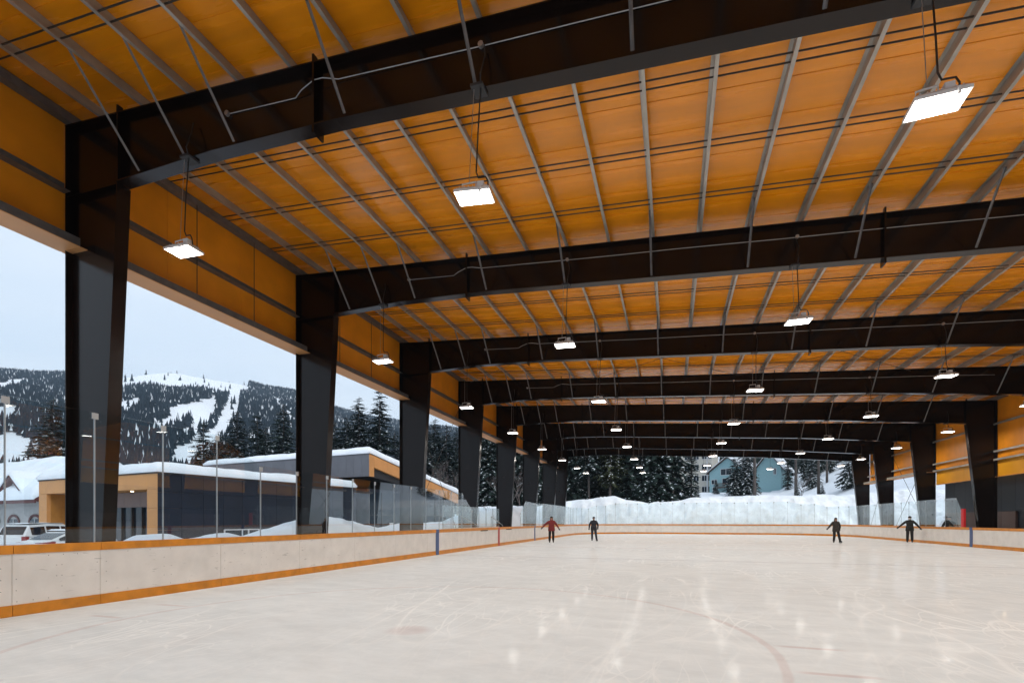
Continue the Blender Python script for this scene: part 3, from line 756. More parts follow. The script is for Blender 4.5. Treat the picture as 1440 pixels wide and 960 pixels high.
for k in range(nf):
    ya, yb = .56+(L2-.56)*k/nf, .56+(L2-.56)*(k+1)/nf
    MB().prism([(ya+.006, zr(ya)-1.15), (yb-.006, zr(yb)-1.15), (yb-.006, zr(yb)-.03), (ya+.006, zr(ya)-.03)], -.2, .05, 'x').build('fascia_panel', M['ochre'], b2)
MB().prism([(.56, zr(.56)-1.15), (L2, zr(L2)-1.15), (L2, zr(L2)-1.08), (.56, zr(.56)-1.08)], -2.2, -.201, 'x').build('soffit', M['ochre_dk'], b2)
for yy_ in (1.6, 5.0, 8.5): MB().tube([(-.8, yy_, zr(yy_)-1.18), (-.8, yy_, zr(yy_)-1.152)], .11, 10).build('downlight', M['downlight'], b2)
gw = MB().box(-.299, -.24, .06, L2-.6, .05, 4.7).build('window_wall', M['tint'], b2)
for k in range(9):
    y = .1+k*1.83; MB().box(-.239, -.14, y-.035, y+.035, .05, 4.7).build('mullion', M['dark'], gw)
MB().box(-.239, -.16, .06, L2-.6, 2.45, 2.52).build('transom', M['dark'], gw)
for yy_ in (3.0, 4.6, 6.4, 8.2): MB().box(-.139, -.10, yy_, yy_+.55, .6, 1.75).build('poster_frame', M['frame_white'], gw)
MB().box(-.2, .05, L2, L2+.5, 0, zr(L2)-.02).build('end_pillar', M['cream'], b2)
snow_slab(b2, -24.7, .05, -.1, L2+.4, lambda x, y: zr(y)-.02+.03, .70, nx=60, ny=40, seed=5)

# ------------------------------------------------------------------ lodge at the left edge
lp = ray(57, 45)
lo = empty('lodge', (lp[0], lp[1], -.45), BR, label='pale lodge with oxblood eaves and a deep snow roof at the left edge', cat='building')
EV = 4.0; DP = 9.5; RH = 7.7
MB().box(-24, 0, .5, DP-.5, 0, EV).build('wall', M['stucco'], lo)
MB().prism([(.5, EV), (DP-.5, EV), (DP/2, RH-.3)], -24, -.01, 'x').build('gable', M['stucco'], lo)
MB().prism([(-.5, EV-.35), (-.5, EV-.05), (DP/2, RH+.05), (DP/2, RH-.2), (.0, EV-.35)], -24.5, .5, 'x').build('roof_slope', M['oxblood'], lo)
MB().prism([(DP+.5, EV-.35), (DP+.5, EV-.05), (DP/2, RH+.05), (DP/2, RH-.2), (DP, EV-.35)], -24.5, .5, 'x').build('roof_slope', M['oxblood'], lo)
MB().box(-24.5, .5, -.62, -.501, EV-.5, EV+.05).build('eave_board', M['oxblood'], lo)
snow_slab(lo, -24.4, .45, -.6, DP+.5, lambda x, y: EV-.05+(RH+.1-EV)*(1-abs(y-DP/2)/(DP/2+.5)), .95, nx=50, ny=50, seed=9)
for x in (-2.2, -6.4, -10.5):
    wv = MB().box(x-1.0, x+1.0, .44, .495, .1, 2.1).build('arched_window', M['tint'], lo)
    arc = [(x+1.25*math.cos(t), 1.75+.8*math.sin(t)) for t in lin(0, math.pi, 12)]+[(x+1.02*math.cos(t), 1.75+.58*math.sin(t)) for t in lin(math.pi, 0, 12)]
    MB().prism(arc, .40, .46).build('arch_trim', M['oxblood'], wv)
    MB().box(x-.05, x+.05, .40, .438, .1, 2.1).build('mullion', M['frame_white'], wv)
for x in (-4.4, -13.0):                                    # dormers
    d = empty('dormer', (x, -.1, EV+.55)); d.parent = lo
    MB().prism([(-1.9, 0), (1.9, 0), (0, 1.25)], 0, 4.2).build('dormer_gable', M['stucco'], d)
    for sg in (-1, 1): MB().prism([(sg*2.3, -.25), (sg*2.3, 0.05), (0, 1.62), (0, 1.27)], -.45, 4.3).build('dormer_roof', M['oxblood'], d)
    MB().box(-.75, .75, -.06, -.01, .05, .62).build('dormer_window', M['tint'], d)
    snow_slab(d, -2.4, 2.4, -.45, 3.9, lambda px, py: 1.62-abs(px)*.68, .5, nx=22, ny=16, seed=4)

# ------------------------------------------------------------------ gabled houses
def house(name, u, zc, rz, w, d, h, rh, wall, label, wins=(), balcony=None, base=None, snow=.5, ridge='y'):
    x, y = ray(u, zc); z = (ground(x, y) if base is None else base)-1.2
    e = empty(name, (x, y, z), rz, label=label, cat='house')
    h += 1.2
    MB().box(-w/2, w/2, 0, d, 0, h).build('wall', wall, e)
    MB().prism([(-w/2, h), (w/2, h), (0, h+rh)], 0, d).build('gable', wall, e)
    ov = .6; k = rh/(w/2)
    for sg in (-1, 1):
        a = (sg*(w/2+ov), h-ov*k); p_ = [a, (a[0], a[1]+.22), (0, h+rh+.24), (0, h+rh+.02)]
        MB().prism(p_, -ov, d+ov).build('roof', M['timber'], e)
    snow_slab(e, -w/2-ov, w/2+ov, -ov, d+ov, lambda px, py: h+rh+.24-abs(px)*k, snow, nx=24, ny=14, seed=len(label))
    for (x0, x1, z0, z1) in wins:
        wv = MB().box(x0, x1, -.05, -.004, z0+1.2, z1+1.2).build('window', M['tint'], e)
        MB().box(x0-.09, x1+.09, -.08, -.051, z1+1.2, z1+1.3).build('frame', M['frame_white'], wv)
        MB().box(x0-.09, x1+.09, -.10, -.051, z0+1.1, z0+1.2).build('sill', M['frame_white'], wv)
        for xx in (x0-.045, (x0+x1)/2, x1+.045): MB().box(xx-.045, xx+.045, -.078, -.051, z0+1.2, z1+1.2).build('frame', M['frame_white'], wv)
    for (x0, x1, z0) in (balcony or ()):
        bb = MB().box(x0, x1, -1.5, -.01, z0+1.2, z0+1.35).build('balcony', M['timber'], e)
        n = int((x1-x0)/.3)
        for q in range(n+1): MB().box(x0+(x1-x0)*q/n-.06, x0+(x1-x0)*q/n+.06, -1.5, -1.44, z0+1.36, z0+2.2).build('railing_board', M['timber'], bb)
        MB().box(x0, x1, -1.53, -1.41, z0+2.21, z0+2.3).build('hand_rail', M['timber'], bb)
    return e
VZ = R(14)
house('gabled_house', 1081, 112, R(-22), 4.9, 11, 4.6, 3.2, M['teal'], 'teal gabled house end above the far snow bank, beside a bare trunk', wins=((1.0, 1.45, 3.0, 4.3),), base=hz(686, 112))
house('chalet', 1023, 122, R(-30), 9.0, 10, 4.9, 3.3, M['teal'], 'pale teal chalet with brown balcony behind the snowy spruce', wins=((-1.6, .9, 4.1, 5.5), (-3.9, -2.6, 2.0, 3.0), (-1.2, 2.2, 1.9, 3.2), (-3.6, -2.6, .2, 1.2)), balcony=((-2.4, 2.8, .95),), base=hz(691, 122))
x, y = ray(982, 128); z = hz(694, 128)-1.2
cb = empty('apartment_block', (x, y, z), R(-14), label='cream apartment block with small windows behind dark conifers', cat='building')
MB().box(-6.5, 3.2, 0, 9, 0, 11.8).build('wall', M['cream'], cb)
MB().box(-6.8, 3.5, -.3, 9.3, 11.8, 12.1).build('roof', M['timber'], cb)
MB().box(2.0, 2.3, -.12, -.005, 0, 11.7).build('corner_post', M['frame_white'], cb)
for zz in (1.6, 4.4, 7.2, 9.9):
    for xx in (-5.5, -3.3, -1.1, .9, 2.45):
        wv = MB().box(xx, xx+(1.2 if xx < 2 else .6), -.05, -.004, zz, zz+1.35).build('window', M['tint'], cb)
        w_ = 1.2 if xx < 2 else .6
        MB().box(xx-.08, xx+w_+.08, -.09, -.051, zz+1.35, zz+1.45).build('frame', M['frame_white'], wv); MB().box(xx-.08, xx+w_+.08, -.10, -.051, zz-.1, zz).build('sill', M['frame_white'], wv)
        MB().box(xx+w_/2-.04, xx+w_/2+.04, -.07, -.051, zz, zz+1.35).build('frame', M['frame_white'], wv)
snow_slab(cb, -6.8, 3.5, -.3, 9.3, lambda px, py: 12.1, .7, nx=16, ny=16)
house('chalet', 1184, 105, R(-36), 8, 9, 6.4, 3, M['cream'], 'pale chalet with dark balcony at the right behind the last spruce', wins=((-1.2, .8, 4.4, 5.7), (-.8, 1.2, 1.2, 2.4)), balcony=((-3.6, 3.6, 2.5),), base=hz(684, 105))
house('cabin', 69, 150, R(30), 6.2, 7, 2.6, 2.0, M['oxblood'], 'small dark red cabin with snowy roof on the slope at left', wins=((-1.5, -.2, .8, 1.9), (.5, 1.6, .8, 1.9)), base=hz(648, 150))

# ------------------------------------------------------------------ change-room block on the right
cr_ = empty('change_room_block', (20.1, 37, 0), label='dark panelled change room block under the yellow band at right', cat='building')
MB().box(.12, 6, -12, 10.4, 0, 5.0).build('core_wall', M['navy'], cr_)
for k in range(16):
    y = -12+k*1.4
    if 3.4 < y < 6.0: continue
    MB().box(0, .119, y+.006, y+1.394, 2.1, 5.0).build('wall_panel', M['navy'], cr_)
    if not (-1.2 < y < .9): MB().box(.004, .118, y+.006, y+1.394, .02, 2.09).build('lower_panel', M['brown_panel'], cr_)
for yy_ in (3.4, 4.8): MB().box(.004, .117, yy_+.006, yy_+1.39, 2.1, 5.0).build('wall_panel', M['navy'], cr_)
MB().box(.06, .118, -1.3, 1.4, .02, 2.08).build('door', M['dark'], cr_)
for yy_ in (-1.25, -.9): MB().box(-.3, -.2, yy_, yy_+.08, .0, 2.05).build('door_post', M['alu'], cr_)
for yy_ in (-6.5, -2.8, 3.0): MB().tube([(-.12, yy_, 4.5), (-.004, yy_, 4.5)], .10, 10).build('downlight', M['downlight'], cr_)
MB().box(-1.3, .0, -12, 10.4, 4.1495-.0, 4.1496).build('soffit', M['dark'], cr_) if False else None

# ------------------------------------------------------------------ parked cars
def car(name, x, y, rz, L, Wd, prof, green, label, z=-.45):
    e = empty(name, (x, y, z), rz, label=label, cat='car')
    def shell(mb, pts, wfun):
        rings = []
        for (px, zb, zt) in pts:
            hw = wfun(px); r_ = .12
            rings.append([(px, -hw+.05, zb), (px, hw-.05, zb), (px, hw, zb+.2), (px, hw, zt-r_*1.4), (px, hw-r_, zt-.02), (px, hw*.4, zt+.02), (px, -hw*.4, zt+.02), (px, -hw+r_, zt-.02), (px, -hw, zt-r_*1.4), (px, -hw, zb+.2)])
        return mb.loft(rings)
    def wf(px):
        t = abs(px/(L/2)); return Wd/2*(1-.16*max(0, t-.72)**1.3*4)
    body = shell(MB(), prof, wf).build('body', M['carwhite'], e, smooth=False)
    bv = body.modifiers.new('bevel', 'BEVEL'); bv.width = .035; bv.segments = 2; bv.limit_method = 'ANGLE'; bv.angle_limit = R(25)
    rings = []
    for px, zb, zt, inset in green:
        hw = wf(px)-.05; ht = hw-inset
        rings.append([(px, -hw, zb), (px, hw, zb), (px, ht, zt-.03), (px, ht-.12, zt), (px, -ht+.12, zt), (px, -ht, zt-.03)])
    cab = MB().loft(rings).build('cabin', M['carwhite'], e)
    bv = cab.modifiers.new('bevel', 'BEVEL'); bv.width = .03; bv.segments = 2; bv.limit_method = 'ANGLE'; bv.angle_limit = R(20)
    # side glass, one pane per gap between pillars
    def at(px, t):
        for (a, b) in zip(green, green[1:]):
            if a[0] <= px <= b[0]:
                q = (px-a[0])/(b[0]-a[0]); zb = a[1]+(b[1]-a[1])*q; zt = a[2]+(b[2]-a[2])*q; ins = a[3]+(b[3]-a[3])*q
                hw = wf(px)-.05; return hw-ins*t+.012, zb+(zt-.03-zb)*t
        return 0, 0
    g0, g1 = green[0][0], green[-1][0]; edges = [g0+(g1-g0)*t for t in (.10, .34, .37, .62, .65, .90)]
    for sg in (-1, 1):
        for a, b in zip(edges[::2], edges[1::2]):
            n = 5; top = []; bot = []
            for i in range(n+1):
                px = a+(b-a)*i/n; yb_, zb_ = at(px, .14); yt_, zt_ = at(px, .84)
                bot.append((px, sg*yb_, zb_)); top.append((px, sg*yt_, zt_))
            MB().face(bot+top[::-1]).build('side_window', M['cargl'], e)
    for (i0, i1, nm) in ((0, 1, 'rear_window'), (-2, -1, 'windscreen')):
        A, B = green[i0], green[i1]
        lo_, hi_ = (A, B) if nm == 'rear_window' else (B, A)
        off = -.014 if nm == 'rear_window' else .014
        def pt(t, sy_):
            px = lo_[0]+(hi_[0]-lo_[0])*t; zz = lo_[1]+.02+(hi_[2]-lo_[1]-.05)*t; hw = (wf(px)-.18)*(1-.12*t); return (px+off, sy_*hw, zz+.02)
        MB().face([pt(.1, -1), pt(.1, 1), pt(.9, 1), pt(.9, -1)]).build(nm, M['cargl'], e)
    for sx_ in (-.31, .31):
        for sg in (-1, 1):
            wh = MB().tube([(sx_*L, sg*(Wd/2-.2), .33), (sx_*L, sg*(Wd/2+.01), .33)], .33, 20).build('wheel', M['tyre'], e)
            MB().tube([(sx_*L, sg*(Wd/2-.02), .33), (sx_*L, sg*(Wd/2+.022), .33)], .21, 14).build('rim', M['rim'], wh)
    return e
hd = R(98)-R(8.5)-R(8)
cx, cy = ray(112, 26.2)
sed = car('parked_car', cx, cy, R(97), 4.6, 1.78,
    [(-2.3, .35, .86), (-2.2, .26, 1.0), (-1.6, .24, 1.03), (-.6, .22, .95), (.8, .22, .93), (1.5, .24, .86), (2.1, .28, .74), (2.3, .36, .62)],
    [(-1.95, .98, 1.0, .0), (-1.05, .93, 1.40, .17), (-.2, .92, 1.46, .2), (.45, .92, 1.40, .2), (1.35, .90, .93, .0)], 'white sedan parked in front of the ochre portal, snow on its roof')
for sg in (-1, 1):
    MB().box(-2.315, -1.9, sg*.60-.23, sg*.60+.30 if sg > 0 else sg*.60+.23, .80, .93).build('tail_lamp', M['tail'], sed) if False else None
    MB().loft([[(-2.335, sg*.35, .80), (-2.335, sg*.80, .80), (-2.335, sg*.80, .92), (-2.335, sg*.35, .90)], [(-1.85, sg*.90, .86), (-1.85, sg*.905, .86), (-1.85, sg*.905, .95), (-1.85, sg*.90, .95)]]).build('tail_lamp', M['tail'], sed)
snow_slab(sed, -.95, .4, -.55, .55, lambda px, py: 1.44, .10, nx=14, ny=12, name='roof_snow')
cx, cy = ray(66, 30.5)
suv = car('parked_car', cx, cy, R(110), 4.75, 1.86,
    [(-2.38, .42, 1.0), (-2.3, .34, 1.08), (-1.5, .32, 1.10), (0, .30, 1.08), (1.1, .30, 1.06), (1.6, .32, 1.0), (2.2, .36, .92), (2.38, .44, .8)],
    [(-2.33, 1.07, 1.10, .0), (-1.98, 1.06, 1.70, .14), (-.8, 1.06, 1.78, .17), (.4, 1.05, 1.75, .17), (1.35, 1.04, 1.07, .0)], 'white estate car with red tail lamp, behind the white sedan')
for sg in (-1, 1): MB().box(-2.41, -2.2, min(sg*.66, sg*.90), max(sg*.66, sg*.90), .78, 1.06).build('tail_lamp', M['tail'], suv)
for sg in (-1, 1): MB().tube([(-1.9, sg*.62, 1.80), (.4, sg*.62, 1.81)], .022, 6).build('roof_rail', M['alu'], suv)
snow_slab(suv, -1.8, .2, -.55, .55, lambda px, py: 1.765, .06, nx=14, ny=12, name='roof_snow')
cx, cy = ray(-48, 29)
c3 = car('parked_car', cx, cy, hd+R(2), 4.5, 1.78,
    [(-2.25, .35, .86), (-2.15, .26, 1.0), (-1.6, .24, 1.03), (-.6, .22, .95), (.8, .22, .93), (1.5, .24, .86), (2.05, .28, .74), (2.25, .36, .62)],
    [(-1.9, .98, 1.0, .0), (-1.05, .93, 1.40, .17), (-.2, .92, 1.46, .2), (.45, .92, 1.40, .2), (1.35, .90, .93, .0)], 'white car cut off by the left edge of the picture')

# ------------------------------------------------------------------ trees
def conifer(seed, H, Rd, c0, levels, bare=0., snow=.3, needle='needle', dens=1.):
    rnd = random.Random(seed); tm = MB(); fm = MB(); sm = MB()
    n = 9; pts = [(.012*H*math.sin(i*1.3+seed)*(i/n)*.3, .012*H*math.cos(i*1.1+seed)*(i/n)*.3, -.5+(H+.3)*i/n) for i in range(n+1)]
    tm.tube(pts, [.0115*H*(1-.93*i/n)+.01 for i in range(n+1)], 7)
    for i in range(levels):
        t = (i+rnd.uniform(-.3, .3))/levels; t = max(0, min(.985, t))
        z = H*(c0+(1-c0)*t)
        Lm = Rd*(1-t)**.70*(.30+.70*min(1, (t+.06)/.16)) + .018*H
        nb = max(5, int((11-5*t)*dens))
        a0 = rnd.uniform(0, 6.28)
        for b in range(nb):
            if rnd.random() < bare: continue
            a = a0+6.283*b/nb+rnd.uniform(-.35, .35); L = Lm*rnd.uniform(.62, 1.16)
            dx, dy = math.cos(a), math.sin(a); px, py = -dy, dx; zb_ = z+rnd.uniform(-.9, .9)*H*(1-c0)/levels
            dr = rnd.uniform(.28, .6)*(1-.6*t); up = .10
            def P(s): return (dx*L*s, dy*L*s, zb_+L*(up*s-dr*s*s))
            ns = max(4, int(5+L*2.3*dens))
            for k in range(ns):
                s0 = .12+.88*k/ns; s1_ = min(1.02, s0+1.35/ns)
                A = P(s0); B = P(s1_)
                w = L*(.24*(1-s0)+.07)*rnd.uniform(.6, 1.3)
                for sg in (-1, 1):
                    fw = rnd.uniform(.2, .6)*w
                    tip = (A[0]+px*w*sg+dx*fw, A[1]+py*w*sg+dy*fw, A[2]-w*rnd.uniform(.15, .55))
                    fm.face([A, (B[0], B[1], B[2]-.02*L), tip])
                    if rnd.random() < .5:
                        tp2_ = (A[0]+px*w*.4*sg+dx*fw*.5, A[1]+py*w*.4*sg+dy*fw*.5, A[2]-w*rnd.uniform(.6, 1.0))
                        fm.face([A, B, tp2_])
                    if rnd.random() < snow:
                        q = rnd.uniform(.45, .85); o = .02+.006*H*.4
                        sm.face([(A[0], A[1], A[2]+o), (B[0]*q+A[0]*(1-q), B[1]*q+A[1]*(1-q), B[2]*q+A[2]*(1-q)+o), (tip[0]*q+A[0]*(1-q), tip[1]*q+A[1]*(1-q), tip[2]*q+A[2]*(1-q)+o)])
    fm.face([(0, 0, H+.02*H), (.05, 0, H*.96), (-.03, .05, H*.96)])
    return tm.mesh('trunk', M['bark'], True), fm.mesh('crown', M[needle]), sm.mesh('snow_load', M['snow'])
CV = {
 'spruce': [conifer(1, 16, 3.0, .05, 46, .04, .15, dens=1.25), conifer(2, 17, 2.7, .04, 48, .06, .12, dens=1.25), conifer(3, 15, 3.2, .05, 44, .08, .18, dens=1.25)],
 'snowy': [conifer(4, 9, 2.5, .04, 26, .03, .55), conifer(5, 7, 1.9, .04, 22, .05, .5)],
 'pine': [conifer(6, 22, 3.0, .30, 34, .18, .22), conifer(7, 21, 2.6, .42, 28, .25, .2, 'needle2'), conifer(8, 23, 3.2, .20, 38, .2, .18, 'needle2')],
 'slim': [conifer(12, 16, 1.35, .05, 44, .06, .22)],
 'thin': [conifer(9, 22, 1.5, .62, 18, .4, .2, 'needle2')],
}
def tree(kind, i, u, zc, h, label, base=None, cat='tree', grp=None, name='conifer', xy=None):
    x, y = xy if xy else ray(u, zc); z = ground(x, y)-.15 if base is None else base
    t, c, s_ = CV[kind][i % len(CV[kind])]
    H0 = max(v.co.z for v in c.vertices); k = h/H0
    e = empty(name, (x, y, z), random.uniform(0, 6.28), label=label, cat=cat, group=grp); e.scale = (k*random.uniform(.9, 1.1), k*random.uniform(.9, 1.1), k)
    put('trunk', t, e); put('crown', c, e); put('snow_load', s_, e, kind='stuff'); return e
# spruces behind the lobby and the hall: u, tip v, depth, kind
SP = [(75, 556, 75, 'small dark spruce behind the snowy lodge roof'), (286, 589, 95, 'dark spruce left of the ski run, first of the row over the lobby roof'), (308, 603, 88, 'short dark spruce, second in the row over the lobby roof'), (334, 574, 92, 'tall slim spruce against the ski run, third over the lobby roof'),
      (362, 577, 90, 'slim spruce, fourth in the row over the lobby roof'), (374, 597, 97, 'short spruce tucked behind the fourth spruce over the lobby roof'), (398, 563, 88, 'tall dark spruce just left of the second column'),
      (471, 589, 92, 'slender dark spruce just right of the second column'), (487, 583, 90, 'narrow spruce between two taller ones over the hall roof'), (505, 555, 84, 'tall pointed spruce over the hall gable'), (534, 541, 80, 'tallest broad spruce over the hall, its tip under the eave'), (556, 603, 95, 'short spruce left of the third column'), (452, 610, 100, 'low spruce half hidden by the second column'), (322, 612, 100, 'low spruce between the second and third over the lobby roof'),
      (598, 592, 100, 'pointed spruce seen right of the third column'), (612, 586, 108, 'tall spruce behind the bare tree right of the third column'), (628, 594, 104, 'spruce left of the fourth column'), (642, 600, 110, 'dark spruce behind the fourth column')]
for i, (u, v, zc, lab) in enumerate(SP):
    x, y = ray(u, zc); b_ = ground(x, y)-.15
    e = tree('spruce', i, u, zc, hz(v, zc)-b_, lab, base=b_, grp='spruces behind the lobby and the hall'); e.scale = (e.scale[0]*1.35, e.scale[1]*1.35, e.scale[2])
# trees beyond the far end
FT_ = [(668, 84, 21, 'spruce', 'dark spruce right of the fourth column'), (680, 92, 23, 'pine', 'tall conifer seen between the fourth and fifth columns'), (690, 80, 18, 'spruce', 'spruce close to the left of the fifth column'), (727, 86, 22, 'spruce', 'dark conifer between the fifth and sixth columns, left one'), (733, 96, 25, 'pine', 'conifer close to the left of the sixth column'), (757, 84, 22, 'spruce', 'snow-flecked spruce between the sixth and seventh columns'), (774, 92, 24, 'pine', 'conifer glimpsed between the last two left columns'),
       (803, 82, 21, 'spruce', 'dark spruce at the left of the open far end'), (815, 95, 26, 'pine', 'tall pine behind the first spruces of the far end'), (828, 80, 19, 'pine', 'olive pine, second tree group from the left at the far end'), (842, 90, 24, 'spruce', 'pale snow-dusted spruce behind the olive pines'), (858, 79, 20, 'pine', 'olive brown pine above the peak of the far snow bank'), (872, 86, 24, 'pine', 'olive pine right of the snow bank peak'), (886, 81, 22, 'spruce', 'dark spruce behind the dip in the snow bank'), (899, 88, 24, 'pine', 'conifer with dark trunk at the dip in the snow bank'), (912, 80, 21, 'spruce', 'blue green spruce in the middle of the dark tree wall'), (924, 92, 25, 'pine', 'tall pine in the middle of the dark tree wall'), (935, 80, 22, 'spruce', 'spruce left of the pale straight trunk'), (946, 79, 23, 'thin', 'tree with pale straight trunk and high crown before the cream block'),
       (972, 78, 15, 'slim', 'single dark spruce in front of the cream apartment block'), (1061, 76, 24, 'thin', 'tall bare grey trunk between the teal houses'), (1119, 82, 24, 'thin', 'thin grey trunk right of the teal gabled house'), (1108, 104, 13, 'slim', 'dark conifer beside the right wall of the teal house'), (1131, 104, 15, 'slim', 'conifer behind the snowy bush right of the teal house'), (1151, 80, 22, 'thin', 'grey trunked pine near the right side of the far end'), (1163, 90, 20, 'thin', 'thin tree beside the grey trunked pine'), (1168, 98, 16, 'slim', 'dark spruce left of the pale chalet at right'), (1144, 106, 15, 'spruce', 'dark spruce filling the gap behind the grey trunked pine')]
for i, (u, zc, h, kd, lab) in enumerate(FT_): tree(kd, i, u, zc, h, lab, grp='trees beyond the far end')
SN = [(1046, 104, 12.5, 'tall snow-laden spruce between the pale teal chalet and the teal gabled house'), (1033, 100, 9.0, 'snow-laden spruce in front of the pale teal chalet'), (1051, 99, 9.6, 'larger snow-laden spruce left of the bare grey trunk'), (1007, 108, 3.4, 'small snowy spruce below the chalet balcony'), (1121, 79, 3.0, 'small spruce at the foot of the thin grey trunk'), (1142, 92, 6.5, 'bushy snow-covered spruce left of the grey trunked pine'), (1156, 79, 2.6, 'low sapling at the foot of the grey trunked pine'), (1194, 76, 8.0, 'snowy spruce beside the far right column'), (964, 84, 4.0, 'small snowy spruce at the foot of the cream block'), (980, 84, 3.5, 'low snowy sapling right of the single dark spruce')]
for i, (u, zc, h, lab) in enumerate(SN): tree('snowy', i, u, zc, h, lab, grp='snowy young spruces', name='young_spruce')
# bare deciduous trees
def bare_tree(seed, H):
    rnd = random.Random(seed); mb = MB(); tk = MB()
    def grow(p, d, L, r_, k):
        q = p+d*L; mid = p+d*L*.5+Vector((rnd.uniform(-1, 1), rnd.uniform(-1, 1), 0))*L*.06
        (tk if k == 0 else mb).tube([p, mid, q], r_, 5 if k < 2 else 3, r_*.62, cap=False)
        if k >= 5: return
        for j in range(3 if k else 4):
            a = rnd.uniform(0, 6.28); sp_ = rnd.uniform(.35, .75)
            nd_ = (d+Vector((math.cos(a)*sp_, math.sin(a)*sp_, .18))).normalized()
            grow(p+d*L*rnd.uniform(.55, 1.), nd_, L*rnd.uniform(.55, .78), r_*.55, k+1)
    grow(Vector((0, 0, -.3)), Vector((0, 0, 1)), H*.33, H*.010, 0)
    return tk.mesh('trunk', M['twig']), mb.mesh('branches', M['twig'])
BT_ = [bare_tree(3, 11), bare_tree(8, 11)]
for i, (u, zc, h, lab) in enumerate(((620, 70, 12.5, 'bare grey birch in front of the spruces right of the third column'), (636, 76, 11, 'bare grey birch just left of the fourth column'), (718, 70, 11, 'bare twiggy tree right of the fifth column'), (729, 76, 10, 'bare twiggy tree left of the sixth column'), (694, 66, 6, 'low bare shrub left of the fifth column'), (1128, 80, 6, 'bare reddish shrub right of the teal house'))):
    x, y = ray(u, zc); t, c = BT_[i % 2]; e = empty('bare_tree', (x, y, ground(x, y)-.1), i*1.3, label=lab, cat='tree', group='bare trees'); k = h/11
    e.scale = (k, k, k); put('trunk', t, e); put('branches', c, e)

# far forest: too many to count, one object each
def inside(px, py, poly_):
    c = False; n = len(poly_); j = n-1
    for i in range(n):
        xi, yi = poly_[i]; xj, yj = poly_[j]
        if (yi > py) != (yj > py) and px < (xj-xi)*(py-yi)/(yj-yi)+xi: c = not c
        j = i
    return c
def c1(p): return [(a/2.286, 480+b/2.286) for a, b in p]
RUNS = [c1([(735, 160), (774, 160), (768, 230), (722, 300), (692, 330), (660, 400), (536, 400), (545, 345), (600, 325), (640, 300), (690, 265), (715, 215)]),
        c1([(690, 172), (705, 188), (640, 228), (565, 262), (500, 288), (492, 255), (540, 237), (540, 203), (600, 198)]),
        c1([(338, 204), (400, 188), (468, 172), (445, 197), (392, 222), (338, 268)]), c1([(330, 310), (424, 272), (402, 303), (330, 350)]),
        c1([(540, 304), (600, 270), (695, 206), (694, 238), (642, 274), (570, 306)]), c1([(-60, 140), (97, 114), (62, 142), (-60, 168)]), c1([(-60, 215), (62, 203), (56, 243), (-60, 235)]),
        c1([(-60, 300), (40, 285), (140, 330), (140, 400), (-60, 400)]),
        [(300+a/3.2, 480+b/3.2) for a, b in [(252, 236), (278, 242), (332, 298), (372, 350), (350, 356), (308, 302)]],
        c1([(300, 30), (500, 30), (620, 70), (800, 118), (800, 158), (735, 168), (690, 156), (640, 147), (590, 150), (540, 152), (480, 134), (348, 150)])]
def forest(name, count, r0, r1, u0, u1, hr, lab, layers, seed, skip_runs=True, clear=0, cw=.27, needle='needle'):
    rnd = random.Random(seed); V = []; Fc = []; Mi = []
    a0 = math.atan((u0-720)/F)-YAW; a1 = math.atan((u1-720)/F)-YAW
    made = 0; tries = 0
    while made < count and tries < count*4:
        tries += 1
        az = rnd.uniform(a0, a1); r = math.sqrt(rnd.uniform(r0*r0, r1*r1)) if r1 < 500 else r0+(r1-r0)*rnd.random()**.8
        x, y = r*math.sin(az), r*math.cos(az)
        if y < 66 and x > -60: continue
        z = ground(x, y)
        if skip_runs:
            ju = 2.5*mn.noise(Vector((x/25, y/25, 9)))+rnd.uniform(-.8, .8); jv = 2*mn.noise(Vector((x/30, y/30, 4)))+rnd.uniform(-.8, .8)
            u, v = proj(x, y, z+1); _, v2 = proj(x, y, z+6)
            if any(inside(u+ju, v+jv, q) or inside(u+ju, v2+jv, q) for q in RUNS) and rnd.random() > .004: continue
            if mn.noise(Vector((x/55, y/55, 2.2))) > .6: continue
        elif mn.noise(Vector((x/30, y/30, 5))) > .45: continue
        made += 1
        h = rnd.uniform(*hr); rd = h*cw*rnd.uniform(.75, 1.2); n = 5; n0 = len(V)
        sn = rnd.random()
        for L in range(layers):
            zb = z+h*(.04+.82*L/layers); zt = z+h*(.04+.82*(L+1)/layers)+h*.16; rr = rd*(1-.85*L/layers)
            a_ = rnd.uniform(0, 6.28); n0 = len(V)
            for q in range(n):
                t = a_+6.283*q/n; k = rr*rnd.uniform(.6, 1.2)
                V.append((x+k*math.cos(t), y+k*math.sin(t), zb-rr*rnd.uniform(.0, .35)))
            V.append((x, y, zt))
            for q in range(n):
                Fc.append((n0+q, n0+(q+1) % n, n0+n)); Mi.append(1 if rnd.random() < (.02+.06*sn) else 0)
    me = bpy.data.meshes.new(name); me.from_pydata(V, [], Fc); me.materials.append(M[needle]); me.materials.append(M['snow'])
    me.polygons.foreach_set('material_index', Mi); me.update()
    return put(name, me, kind='stuff', label=lab, cat='forest')
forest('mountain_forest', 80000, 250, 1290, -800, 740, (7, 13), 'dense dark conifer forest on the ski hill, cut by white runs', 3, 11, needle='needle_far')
forest('hillside_forest', 900, 150, 330, 430, 1240, (13, 24), 'conifer wood on the slope behind the far end', 15, 12, skip_runs=False, cw=.13)

